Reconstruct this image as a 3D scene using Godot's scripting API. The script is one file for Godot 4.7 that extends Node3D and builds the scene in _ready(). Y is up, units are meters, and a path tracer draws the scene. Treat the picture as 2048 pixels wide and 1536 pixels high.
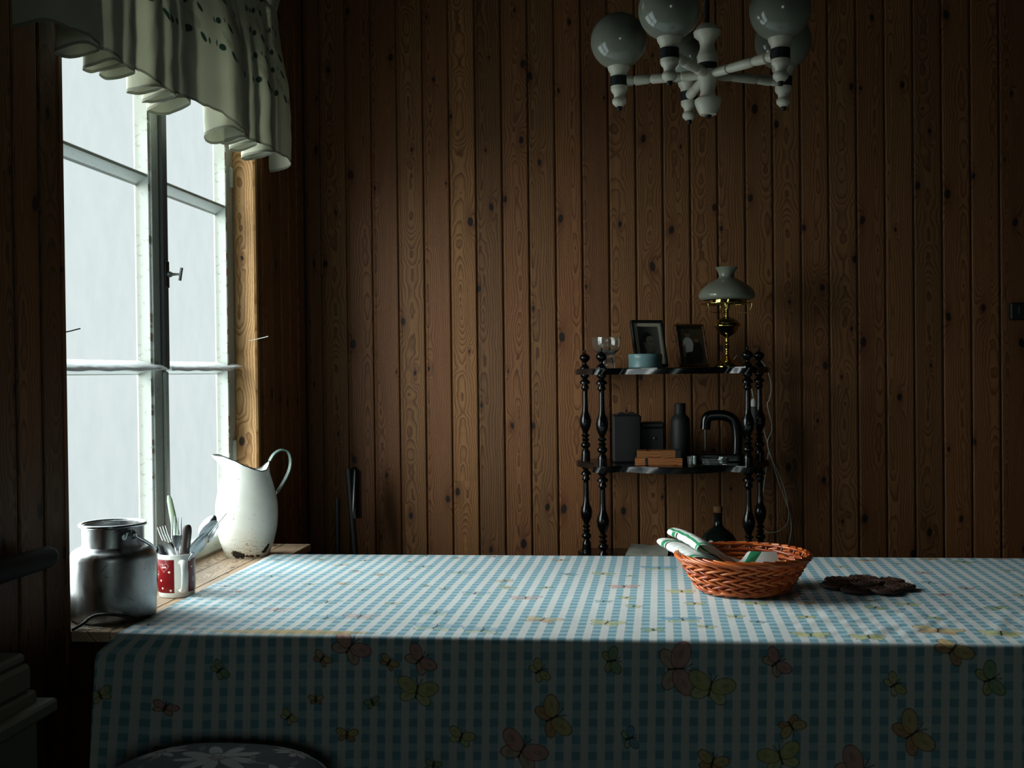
extends Node3D
# An old cottage dining corner: a frosted window on the left lights a long table, a panelled pine wall behind.
# y up, metres; x to the right along the back wall, -z towards the back wall.

const WALL_X := -1.035      # room face of the left wall
const BACK_Z := -3.51       # room face of the back wall
const RIGHT_X := 3.2
const FRONT_Z := 2.6
const CEIL_Y := 2.6
const OPEN_NEAR := -1.968   # window opening in the left wall
const OPEN_FAR := -3.005
const GLASS_X := -1.12
const FACE_X := -1.092
const PITCH := 0.0836       # width of one panelling board
const ACROSS_POWER := 22.0
const SLANT_POWER := 10.6
const GLOW_POWER := 0.26
const FILL_POWER := 0.52

var M := {}
var rng := RandomNumberGenerator.new()
var noise := FastNoiseLite.new()
var used := {}

func _ready():
	# ---------------------------------------------------------------- camera, sky, light, exposure
	var cam := Camera3D.new(); cam.name = "camera"
	cam.transform = Transform3D(Basis(Vector3(0.994337, -0.011499, -0.105648), Vector3(0.010289, 0.999875, -0.011985), Vector3(0.105772, 0.01083, 0.994331)), Vector3(0, 1.22, 0))
	cam.fov = rad_to_deg(2.0 * atan(768.0 / 2240.0)); cam.near = 0.05; cam.far = 60.0
	add_child(cam); cam.current = true
	var we := WorldEnvironment.new(); we.name = "environment"
	var env := Environment.new()
	env.background_mode = Environment.BG_SKY
	var sky := Sky.new(); var sm := ProceduralSkyMaterial.new()
	sm.sky_top_color = Color(0.80, 0.85, 0.87); sm.sky_horizon_color = Color(0.86, 0.90, 0.90)
	sm.ground_horizon_color = Color(0.86, 0.90, 0.90); sm.ground_bottom_color = Color(0.70, 0.74, 0.74)
	sky.sky_material = sm; env.sky = sky
	env.tonemap_mode = Environment.TONE_MAPPER_LINEAR
	env.tonemap_exposure = 1.0
	env.sdfgi_enabled = true; env.ssao_enabled = true; env.ssil_enabled = true
	we.environment = env; add_child(we)
	# overcast daylight outside the window: a broad bright part of the sky straight across the garden, and a lower one towards the near side
	# that throws its light slantwise on to the back wall; the frosted panes themselves glow a little as well
	var rows := [[0.805, 1.222], [1.246, 1.662], [1.682, 2.085]]
	skylight("daylight_across", 9.0, 21.0, 46.0, Color(0.955, 1.0, 0.99), ACROSS_POWER)
	skylight("daylight_slanting", -50.0, 14.0, 50.0, Color(0.97, 1.0, 0.97), SLANT_POWER)
	for zz in [[-2.005, -2.455], [-2.535, -2.945]]:
		area("window_daylight", Vector3(GLASS_X + 0.006, 1.3, (zz[0] + zz[1]) / 2), Vector2(absf(zz[1] - zz[0]) - 0.02, 0.98), -90.0, Color(0.90, 0.975, 1.0), GLOW_POWER)
	area("rear_window_daylight", Vector3(0.55, 1.45, FRONT_Z - 0.012), Vector2(0.66, 0.66), 0.0, Color(0.90, 1.0, 0.95), FILL_POWER + 0.0001)
	# ---------------------------------------------------------------- materials, structure, things
	rng.seed = 7; noise.seed = 11; noise.noise_type = FastNoiseLite.TYPE_SIMPLEX_SMOOTH; noise.frequency = 1.0
	make_materials()
	room(); left_window(rows); rear_window()
	table_and_cloth(); valance(); chandelier(); milk_can(); mug_and_cutlery(); jug(); wicker_basket(); trivet()
	shelf_stand(); shelf_things(); left_corner_things(); seat_things(); small_fixings()

# ==================================================================== lights and naming
func area(called: String, at: Vector3, size: Vector2, turn: float, col: Color, power: float, tilt := 0.0):
	var a := AreaLight3D.new(); a.name = called
	a.area_size = size; a.light_color = col; a.light_energy = power; a.position = at; a.rotation_degrees = Vector3(tilt, turn, 0)
	a.area_range = 12.0; a.area_attenuation = 2.0; a.shadow_enabled = true
	add_child(a, true)

func skylight(called: String, turn: float, elevation: float, wide: float, col: Color, power: float):
	# turn: where the light heads, in degrees from +x towards +z
	var l := DirectionalLight3D.new(); l.name = called
	var t := deg_to_rad(turn)
	var e := deg_to_rad(elevation)
	var d := Vector3(cos(t) * cos(e), -sin(e), sin(t) * cos(e))
	l.transform = Transform3D(Basis.looking_at(d, Vector3.UP), Vector3(-3, 3, -2.5))
	l.light_color = col; l.light_energy = power; l.light_angular_distance = wide; l.shadow_enabled = true
	l.sky_mode = DirectionalLight3D.SKY_MODE_LIGHT_ONLY
	add_child(l, true)

func numbered(called: String) -> String:
	if not used.has(called):
		used[called] = 0
		return called
	used[called] += 1
	return "%s_%03d" % [called, used[called]]

func tag(o: Node, label: String, category: String, group := ""):
	o.set_meta("label", label)
	o.set_meta("category", category)
	if group != "":
		o.set_meta("group", group)

func thing(called: String, label: String, category: String, at := Vector3.ZERO, group := "") -> Node3D:
	var o := Node3D.new(); o.name = numbered(called); add_child(o, true)
	o.position = at; tag(o, label, category, group)
	return o

func obj(called: String, st, mat: Material, parent: Node = self) -> MeshInstance3D:
	var mi := MeshInstance3D.new()
	mi.name = numbered(called) if parent == self else called
	mi.mesh = fin(st) if st is SurfaceTool else st
	mi.material_override = mat
	parent.add_child(mi, true)
	return mi

func struct(called: String, st, mat: Material) -> MeshInstance3D:
	var o := obj(called, st, mat); o.set_meta("kind", "structure")
	return o

# ==================================================================== mesh helpers
func mb() -> SurfaceTool:
	var st := SurfaceTool.new(); st.begin(Mesh.PRIMITIVE_TRIANGLES)
	return st

func fin(st: SurfaceTool) -> ArrayMesh:
	st.index(); st.generate_normals()
	return st.commit()

func quad(st: SurfaceTool, p: Array, uv: Array, g: int):   # p counter-clockwise as seen from outside
	for k in [0, 2, 1, 0, 3, 2]:
		st.set_smooth_group(g); st.set_uv(uv[k]); st.add_vertex(p[k])

func face(st: SurfaceTool, p: Array, out: Vector3, uvs: Array = []):   # flat convex polygon, turned to look along out
	var n: Vector3 = (p[1] - p[0]).cross(p[2] - p[0])
	var flip := n.dot(out) < 0.0
	for k in range(1, p.size() - 1):
		for i in ([0, k, k + 1] if flip else [0, k + 1, k]):
			st.set_smooth_group(-1)
			var q: Vector3 = p[i]
			st.set_uv(uvs[i] if uvs.size() else Vector2(q.x + q.z, q.y))
			st.add_vertex(q)

func box(st: SurfaceTool, c: Vector3, size: Vector3, b := 0.002, bas := Basis(), uvm := 0):
	# chamfered box; uvm 1..3: wood uv with the grain along x, y, z
	var h := size / 2.0
	b = minf(b, minf(h.x, minf(h.y, h.z)) * 0.6)
	var u0 := rng.randf()
	var strip := float(rng.randi() % 12)
	var vtx := func(s: Vector3, a: int) -> Vector3:
		var v := Vector3(s.x * (h.x - b), s.y * (h.y - b), s.z * (h.z - b))
		v[a] = s[a] * h[a]
		return v
	var put := func(pts: Array, out: Vector3):
		var w := []
		var uvs := []
		for q in pts:
			w.append(c + bas * q)
			if uvm == 0: uvs.append(Vector2(q.x + q.z, q.y))
			else:
				var l: float = [q.x, q.y, q.z][uvm - 1]
				var t: float = [q.y + q.z, q.x + q.z, q.x + q.y][uvm - 1]
				uvs.append(wood_uv(strip, clampf(0.5 + t / 0.09, 0.03, 0.97), l + u0))
		face(st, w, bas * out, uvs)
	for a in 3:
		var a1 := (a + 1) % 3
		var a2 := (a + 2) % 3
		for s in [-1.0, 1.0]:
			var pts := []
			for k in [[-1, -1], [1, -1], [1, 1], [-1, 1]]:
				var sv := Vector3(); sv[a] = s; sv[a1] = k[0]; sv[a2] = k[1]
				pts.append(vtx.call(sv, a))
			var o := Vector3(); o[a] = s
			put.call(pts, o)
			if b > 0.0:
				for s2 in [-1.0, 1.0]:
					var e := []
					for q in [[-1.0, a], [1.0, a], [1.0, a1], [-1.0, a1]]:
						var sv := Vector3(); sv[a] = s; sv[a1] = s2; sv[a2] = q[0]
						e.append(vtx.call(sv, q[1]))
					var o2 := Vector3(); o2[a] = s; o2[a1] = s2
					put.call(e, o2)
	if b > 0.0:
		for sx in [-1.0, 1.0]:
			for sy in [-1.0, 1.0]:
				for sz in [-1.0, 1.0]:
					var sv := Vector3(sx, sy, sz)
					put.call([vtx.call(sv, 0), vtx.call(sv, 1), vtx.call(sv, 2)], sv)

func lathe(st: SurfaceTool, prof: Array, seg := 32, xf := Transform3D(), crease := 42.0):
	# prof: Vector2(radius, height) going up the outside (and down the inside)
	var total := 0.0
	var acc := [0.0]
	for i in prof.size() - 1:
		total += prof[i].distance_to(prof[i + 1]); acc.append(total)
	var g := rng.randi_range(1, 100000) * 100
	for i in prof.size() - 1:
		if i > 0:
			var d0: Vector2 = prof[i] - prof[i - 1]
			var d1: Vector2 = prof[i + 1] - prof[i]
			if absf(d0.angle_to(d1)) > deg_to_rad(crease): g += 1
		for k in seg:
			var t0 := TAU * k / seg
			var t1 := TAU * (k + 1) / seg
			if k == seg - 1: t1 = 0.0
			var r0: float = prof[i].x
			var r1: float = prof[i + 1].x
			var P := [Vector3(cos(t1) * r0, prof[i].y, sin(t1) * r0), Vector3(cos(t0) * r0, prof[i].y, sin(t0) * r0), Vector3(cos(t0) * r1, prof[i + 1].y, sin(t0) * r1), Vector3(cos(t1) * r1, prof[i + 1].y, sin(t1) * r1)]
			for m in 4: P[m] = xf * P[m]
			var ua := float(k) / seg
			var ub := float(k + 1) / seg
			var va: float = acc[i] / maxf(total, 1e-6)
			var vb: float = acc[i + 1] / maxf(total, 1e-6)
			quad(st, P, [Vector2(ub, va), Vector2(ua, va), Vector2(ua, vb), Vector2(ub, vb)], g)

func pxprof(list: Array, y0: float, k: float) -> Array:
	# list of radius, downward offset pairs in one common unit k, from the bottom up; heights come out above y0
	var out := []
	for i in range(0, list.size(), 2):
		out.append(Vector2(list[i] * k, (y0 - list[i + 1]) * k))
	return out

func tube(st: SurfaceTool, pts: Array, rad, seg := 8, caps := true, squash := 1.0, up := Vector3.ZERO):
	var n := pts.size()
	var rings := []
	var nrm := Vector3.ZERO
	var len := 0.0
	var lens := []
	for i in n:
		if i > 0: len += pts[i].distance_to(pts[i - 1])
		lens.append(len)
		var t: Vector3 = (pts[mini(i + 1, n - 1)] - pts[maxi(i - 1, 0)]).normalized()
		if i == 0:
			var ref := up if up != Vector3.ZERO else (Vector3.UP if absf(t.y) < 0.9 else Vector3.RIGHT)
			nrm = (ref - t * ref.dot(t)).normalized()
		else:
			nrm = (nrm - t * nrm.dot(t)).normalized()
		var bi := t.cross(nrm)
		var r: float = rad[i] if rad is Array else rad
		var ring := []
		for k in seg:
			var a := TAU * k / seg
			ring.append(pts[i] + nrm * cos(a) * r * squash + bi * sin(a) * r)
		rings.append(ring)
	var g := rng.randi_range(1, 100000) * 100
	for i in n - 1:
		for k in seg:
			var k1 := (k + 1) % seg
			var ua := float(k) / seg
			var ub := float(k + 1) / seg
			quad(st, [rings[i + 1][k1], rings[i + 1][k], rings[i][k], rings[i][k1]], [Vector2(ub, lens[i + 1]), Vector2(ua, lens[i + 1]), Vector2(ua, lens[i]), Vector2(ub, lens[i])], g)
	if caps:
		for e in [0, n - 1]:
			var o: Vector3 = pts[0] - pts[1] if e == 0 else pts[n - 1] - pts[n - 2]
			face(st, rings[e], o)

func smooth_path(ctrl: Array, per := 6, closed := false) -> Array:
	var out := []
	var n := ctrl.size()
	var segs := n if closed else n - 1
	for i in segs:
		var p0 = ctrl[(i - 1 + n) % n] if closed else ctrl[maxi(i - 1, 0)]
		var p1 = ctrl[i]
		var p2 = ctrl[(i + 1) % n]
		var p3 = ctrl[(i + 2) % n] if closed else ctrl[mini(i + 2, n - 1)]
		for k in per:
			out.append(p1.cubic_interpolate(p2, p0, p3, float(k) / per))
	out.append(ctrl[0] if closed else ctrl[n - 1])
	return out

func grid(st: SurfaceTool, nu: int, nv: int, f: Callable, uvf = null, flip := false, g := -2):
	# f(u, v) -> Vector3 over the unit square; faces look along d/du x d/dv
	if g == -2: g = rng.randi_range(1, 100000) * 100
	var P := []
	var T := []
	for j in nv + 1:
		var rp := []
		var rt := []
		for i in nu + 1:
			var u := float(i) / nu
			var v := float(j) / nv
			rp.append(f.call(u, v))
			rt.append(uvf.call(u, v) if uvf != null else Vector2(u, v))
		P.append(rp); T.append(rt)
	for j in nv:
		for i in nu:
			var p := [P[j][i], P[j][i + 1], P[j + 1][i + 1], P[j + 1][i]]
			var t := [T[j][i], T[j][i + 1], T[j + 1][i + 1], T[j + 1][i]]
			if flip: p.reverse(); t.reverse()
			quad(st, p, t, g)

func prism(st: SurfaceTool, poly: PackedVector2Array, y0: float, y1: float, xf := Transform3D(), smooth := false):
	# polygon in (x, z), standing from y0 to y1
	var tri := Geometry2D.triangulate_polygon(poly)
	for k in range(0, tri.size(), 3):
		for yy in [y0, y1]:
			var p := []
			for m in 3: p.append(xf * Vector3(poly[tri[k + m]].x, yy, poly[tri[k + m]].y))
			face(st, p, xf.basis * Vector3(0, yy - (y0 + y1) / 2, 0))
	var cw := Geometry2D.is_polygon_clockwise(poly)
	var g := rng.randi_range(1, 100000) * 100 if smooth else -1
	for i in poly.size():
		var a := poly[i]
		var b := poly[(i + 1) % poly.size()]
		var P := [xf * Vector3(a.x, y0, a.y), xf * Vector3(b.x, y0, b.y), xf * Vector3(b.x, y1, b.y), xf * Vector3(a.x, y1, a.y)]
		if not cw: P = [P[1], P[0], P[3], P[2]]
		quad(st, P, [Vector2(0, 0), Vector2(1, 0), Vector2(1, 1), Vector2(0, 1)], g)

func sweep(st: SurfaceTool, sec: Array, n: int, f: Callable, uvf: Callable):
	# closed section of Vector2 carried to f(point, t), t in 0..1; capped at both ends
	var m := sec.size()
	var g := rng.randi_range(1, 100000) * 100
	for j in n:
		for i in m:
			var a: Vector2 = sec[i]
			var b: Vector2 = sec[(i + 1) % m]
			var t0 := float(j) / n
			var t1 := float(j + 1) / n
			quad(st, [f.call(a, t0), f.call(b, t0), f.call(b, t1), f.call(a, t1)], [uvf.call(float(i) / m, t0), uvf.call(float(i + 1) / m, t0), uvf.call(float(i + 1) / m, t1), uvf.call(float(i) / m, t1)], g)
	var poly := PackedVector2Array(sec)
	var tri := Geometry2D.triangulate_polygon(poly)
	for e in [0.0, 1.0]:
		var out: Vector3 = f.call(sec[0], e) - f.call(sec[0], 0.5)
		for k in range(0, tri.size(), 3):
			var ids := [tri[k], tri[k + 1], tri[k + 2]]
			var p := []
			var uv := []
			for q in ids:
				p.append(f.call(sec[q], e)); uv.append(uvf.call(float(q) / m, e))
			face(st, p, out, uv)

# ==================================================================== textures and materials
func disc(im: Image, x: float, y: float, r: float, c: Color):
	for j in range(maxi(0, int(y - r)), mini(im.get_height(), int(y + r) + 2)):
		for i in range(maxi(0, int(x - r)), mini(im.get_width(), int(x + r) + 2)):
			var d := Vector2(i - x, j - y).length()
			if d < r + 0.5:
				im.set_pixel(i, j, im.get_pixel(i, j).lerp(c, clampf(r + 0.5 - d, 0, 1) * c.a))

func stroke(im: Image, pts: Array, w: float, c: Color):
	for i in pts.size() - 1:
		var n := int(pts[i].distance_to(pts[i + 1]) / maxf(0.6, w * 0.4)) + 1
		for k in n + 1:
			var p: Vector2 = pts[i].lerp(pts[i + 1], float(k) / n)
			disc(im, p.x, p.y, w / 2, c)

func blob(im: Image, cx: float, cy: float, rx: float, ry: float, ang: float, c: Color, rim := Color(0, 0, 0, 0), rough := 0.0):
	# filled ellipse with an optional outline and a ragged edge
	var R := maxf(rx, ry) * 1.4 + 2.0
	var ca := cos(ang)
	var sa := sin(ang)
	for j in range(maxi(0, int(cy - R)), mini(im.get_height(), int(cy + R) + 1)):
		for i in range(maxi(0, int(cx - R)), mini(im.get_width(), int(cx + R) + 1)):
			var dx := i - cx
			var dy := j - cy
			var u := (dx * ca + dy * sa) / rx
			var v := (-dx * sa + dy * ca) / ry
			var d := sqrt(u * u + v * v)
			if rough > 0.0: d += noise.get_noise_2d(i * 0.11, j * 0.11) * rough
			if d < 1.0:
				var w := clampf((1.0 - d) * minf(rx, ry), 0, 1)
				if rim.a > 0.0 and (1.0 - d) * minf(rx, ry) < 1.7:
					im.set_pixel(i, j, im.get_pixel(i, j).lerp(rim, w * rim.a))
				else:
					im.set_pixel(i, j, im.get_pixel(i, j).lerp(c, w * c.a))

func tex(im: Image) -> ImageTexture:
	im.generate_mipmaps()
	return ImageTexture.create_from_image(im)

func std(c: Color, rough := 0.6, metal := 0.0, t: Texture2D = null) -> StandardMaterial3D:
	var m := StandardMaterial3D.new()
	m.albedo_color = c; m.roughness = rough; m.metallic = metal
	if t: m.albedo_texture = t
	return m

func wood_uv(strip: float, across: float, along: float) -> Vector2:
	return Vector2((fposmod(strip, 12.0) + across) / 12.0, along / 2.7)

func wood_atlas() -> Image:
	# twelve strips of flat-sawn pine side by side: growth rings, cathedral figure bending round knots; rings close over the height
	var W := 1020
	var H := 2048
	var sw := 85.0
	var data := PackedByteArray(); data.resize(W * H * 3)
	var r := RandomNumberGenerator.new(); r.seed = 31
	for s in 12:
		var knots := []
		var yk := r.randf_range(20, 160)
		while yk < H - 30:
			knots.append([r.randf_range(-0.42, 0.42) * sw, yk, r.randf_range(2.2, 7.0) * (1.0 if r.randf() < 0.7 else 1.3), r.randf_range(0.75, 1.0), r.randf_range(-0.6, 0.6)])
			yk += r.randf_range(110, 420)
		var pith := r.randf_range(-0.32, 0.32) * sw
		var space := r.randf_range(4.6, 7.6)
		var deep := r.randf_range(4.0, 30.0)
		var tone := r.randf_range(0.90, 1.06)
		var red := r.randf_range(-0.02, 0.03)
		var off := s * 37.7
		for y in H:
			var near := []
			for k in knots:
				if absf(k[1] - y) < 120.0: near.append(k)
			# the saw cut runs at a varying distance h from the pith of the trunk: where h is small the rings close into long arches
			var wob := noise.get_noise_2d(off, y * 0.0016) * 17.0
			var h := absf(deep + noise.get_noise_2d(off + 9.0, y * 0.0021) * 46.0 + noise.get_noise_2d(off + 19.0, y * 0.008) * 5.0)
			for x in 85:
				var px := x - sw / 2
				var dx := px - pith - wob
				var f: float = sqrt(dx * dx + h * h) / space + noise.get_noise_2d(x * 0.03 + off, y * 0.004) * 0.45
				var dark := 0.0
				var halo := 0.0
				for k in near:
					var ax: float = px - k[0]
					var ay: float = (y - k[1]) / 2.9
					var d2 := ax * ax + ay * ay
					var kr: float = k[2]
					f += 2.2 * exp(-d2 / (kr * kr * 6.0)) * (1.0 + kr * 0.1)
					var ky: float = (y - k[1]) / 1.25 + ax * k[4] * 0.4
					var dk := sqrt(ax * ax + ky * ky) + noise.get_noise_2d(x * 0.2, y * 0.2) * 0.9
					if dk < kr + 1.2: dark = maxf(dark, clampf(kr + 1.2 - dk, 0, 1) * k[3])
					halo = maxf(halo, exp(-d2 / (kr * kr * 2.6)) * 0.5)
				var ring: float = f - floorf(f)
				var late := pow(ring, 2.6)
				if ring > 0.94: late *= (1.0 - ring) / 0.06
				var fine := noise.get_noise_2d(x * 0.9 + off, y * 0.018) * 0.05 + noise.get_noise_2d(x * 0.05 + off * 3.0, y * 0.004) * 0.07
				var c := Color(0.85, 0.665, 0.45).lerp(Color(0.50, 0.30, 0.15), late * 0.9)
				c = c.lerp(Color(0.50, 0.29, 0.15), halo)
				var l := tone + fine
				c = Color((c.r + red) * l, c.g * l, c.b * l)
				if dark > 0.0:
					c = c.lerp(Color(0.17, 0.105, 0.07) * (0.9 + fine * 3.0), dark)
				var o := (y * W + s * 85 + x) * 3
				data[o] = int(clampf(c.r, 0, 1) * 255); data[o + 1] = int(clampf(c.g, 0, 1) * 255); data[o + 2] = int(clampf(c.b, 0, 1) * 255)
	return Image.create_from_data(W, H, false, Image.FORMAT_RGB8, data)

func speckle_image(w: int, h: int, base: Color, dark: Color, f1: float, lo: float, hi: float) -> Image:
	var im := Image.create(w, h, false, Image.FORMAT_RGB8)
	for y in h:
		for x in w:
			var a := noise.get_noise_2d(x * f1, y * f1) * 0.6 + noise.get_noise_2d(x * f1 * 3.1 + 50.0, y * f1 * 3.1) * 0.4
			im.set_pixel(x, y, base.lerp(dark, smoothstep(lo, hi, a)))
	return im

func make_materials():
	var wood := wood_atlas()
	var bleached: Image = wood.duplicate()
	bleached.adjust_bcs(1.22, 0.72, 0.42)      # sun-bleached, scrubbed window board
	var atlas := tex(wood)
	var tints := {"wall": Color(0.59, 0.525, 0.475), "wall_b": Color(0.545, 0.485, 0.435), "wall_c": Color(0.63, 0.565, 0.51), "post": Color(0.95, 0.94, 0.92), "sill": Color(0.97, 0.92, 0.86), "table": Color(0.55, 0.38, 0.26), "box": Color(0.74, 0.62, 0.53), "frame": Color(0.42, 0.34, 0.28)}
	for k in tints:
		M[k] = std(tints[k], 0.58, 0.0, atlas)
		M[k].metallic_specular = 0.4
	M.sill.albedo_texture = tex(bleached)
	M.groove = std(Color(0.17, 0.11, 0.08), 0.9)
	M.plaster = std(Color(0.22, 0.19, 0.16), 0.9)
	M.floor = std(Color(0.34, 0.28, 0.22), 0.7, 0.0, atlas)
	# old white paint, a little grubby
	var pim := speckle_image(256, 256, Color(0.90, 0.915, 0.90), Color(0.66, 0.66, 0.62), 0.045, 0.18, 0.62)
	M.paint = std(Color(0.75, 0.76, 0.74), 0.5, 0.0, tex(pim)); M.paint.uv1_triplanar = true; M.paint.uv1_scale = Vector3(4, 4, 4)
	M.bare = std(Color(0.30, 0.20, 0.14), 0.9)
	M.dark_paint = std(Color(0.33, 0.34, 0.33), 0.6)
	M.strip = std(Color(0.95, 0.96, 0.96), 0.35); M.strip.backlight_enabled = true; M.strip.backlight = Color(0.5, 0.5, 0.5)
	# frosted panes, glowing with the daylight behind them
	var fim := Image.create(512, 512, false, Image.FORMAT_RGB8)
	for y in 512:
		for x in 512:
			var a := noise.get_noise_2d(x * 0.011, y * 0.006) * 0.022 + noise.get_noise_2d(x * 0.05 + 40.0, y * 0.02) * 0.006 + noise.get_noise_2d(x * 0.4, y * 0.4) * 0.004
			fim.set_pixel(x, y, Color(0.855 + a * 1.15, 0.905 + a, 0.905 + a * 0.9))
	M.pane = std(Color(0.02, 0.02, 0.02, 0.88), 0.8); M.pane.metallic_specular = 0.0; M.pane.transparency = BaseMaterial3D.TRANSPARENCY_ALPHA
	M.pane.emission_enabled = true; M.pane.emission = Color.WHITE; M.pane.emission_operator = BaseMaterial3D.EMISSION_OP_MULTIPLY
	M.pane.emission_texture = tex(fim); M.pane.emission_energy_multiplier = 1.03
	M.rear_pane = std(Color(0.2, 0.2, 0.2), 0.6)
	M.rear_pane.emission_enabled = true; M.rear_pane.emission = Color(0.55, 0.75, 0.85); M.rear_pane.emission_energy_multiplier = 0.5
	M.iron = std(Color(0.30, 0.31, 0.29), 0.45, 0.6)
	M.black_iron = std(Color(0.10, 0.105, 0.105), 0.5, 0.2)
	M.steel = std(Color(0.78, 0.79, 0.80), 0.22, 1.0)
	M.brass = std(Color(0.80, 0.71, 0.40), 0.09, 1.0)
	M.black_lacquer = std(Color(0.03, 0.035, 0.035), 0.20)
	M.black = std(Color(0.035, 0.04, 0.04), 0.6)
	M.cream_wood = std(Color(0.80, 0.78, 0.70), 0.42)
	M.opal = std(Color(0.50, 0.51, 0.45), 0.10); M.opal.backlight_enabled = true; M.opal.backlight = Color(0.35, 0.35, 0.35)
	M.cord = std(Color(0.72, 0.72, 0.68), 0.5)
	M.rubber = std(Color(0.05, 0.05, 0.05), 0.5)
	M.glass = std(Color(0.97, 1.0, 0.99, 0.02), 0.0); M.glass.refraction_enabled = true; M.glass.refraction_scale = 0.05; M.glass.transparency = BaseMaterial3D.TRANSPARENCY_ALPHA
	M.bottle = std(Color(0.07, 0.10, 0.09), 0.08)
	M.cork = std(Color(0.42, 0.30, 0.19), 0.9)
	M.tin = std(Color(0.40, 0.52, 0.53), 0.33)
	M.paper = std(Color(0.66, 0.66, 0.60), 0.9)
	M.wicker = std(Color(0.72, 0.34, 0.14), 0.3)
	M.wicker_b = std(Color(0.58, 0.25, 0.095), 0.3)
	M.wicker_c = std(Color(0.78, 0.42, 0.20), 0.28)
	M.trivet = std(Color(0.27, 0.185, 0.155), 0.5)
	M.pale_paint = std(Color(0.56, 0.56, 0.50), 0.55)
	M.dark_wood = std(Color(0.075, 0.06, 0.055), 0.8)

# ==================================================================== the room
func board(parent: Node, from: Vector3, along: Vector3, out: Vector3, y0: float, y1: float, w := PITCH):
	# one tongue-and-groove board: a narrow recessed groove at its first edge, then a rounded face
	var sec := [[0.0, -0.0085], [0.0042, -0.0085], [0.0052, -0.003], [0.0075, -0.0006], [0.011, 0.0], [0.0118, -0.0012], [0.0128, 0.0], [w - 0.004, 0.0], [w - 0.0014, -0.001], [w, -0.0045]]
	var st := mb()
	var strip := float(rng.randi() % 12)
	var o := rng.randf() * 2.7
	var sgn := 1.0 if rng.randf() < 0.5 else -1.0
	for i in sec.size() - 1:
		var a: Array = sec[i]
		var b: Array = sec[i + 1]
		var A: Vector3 = from + along * a[0] + out * a[1]
		var B: Vector3 = from + along * b[0] + out * b[1]
		var ua: float = 0.02 + 0.96 * a[0] / w
		var ub: float = 0.02 + 0.96 * b[0] / w
		var nrm: Vector3 = (out * (b[0] - a[0]) - along * (b[1] - a[1])).normalized()
		face(st, [Vector3(A.x, y0, A.z), Vector3(B.x, y0, B.z), Vector3(B.x, y1, B.z), Vector3(A.x, y1, A.z)], nrm, [wood_uv(strip, ua, sgn * y0 + o), wood_uv(strip, ub, sgn * y0 + o), wood_uv(strip, ub, sgn * y1 + o), wood_uv(strip, ua, sgn * y1 + o)])
	obj("board", st, [M.wall, M.wall, M.wall_b, M.wall_c][rng.randi() % 4], parent)

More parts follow.
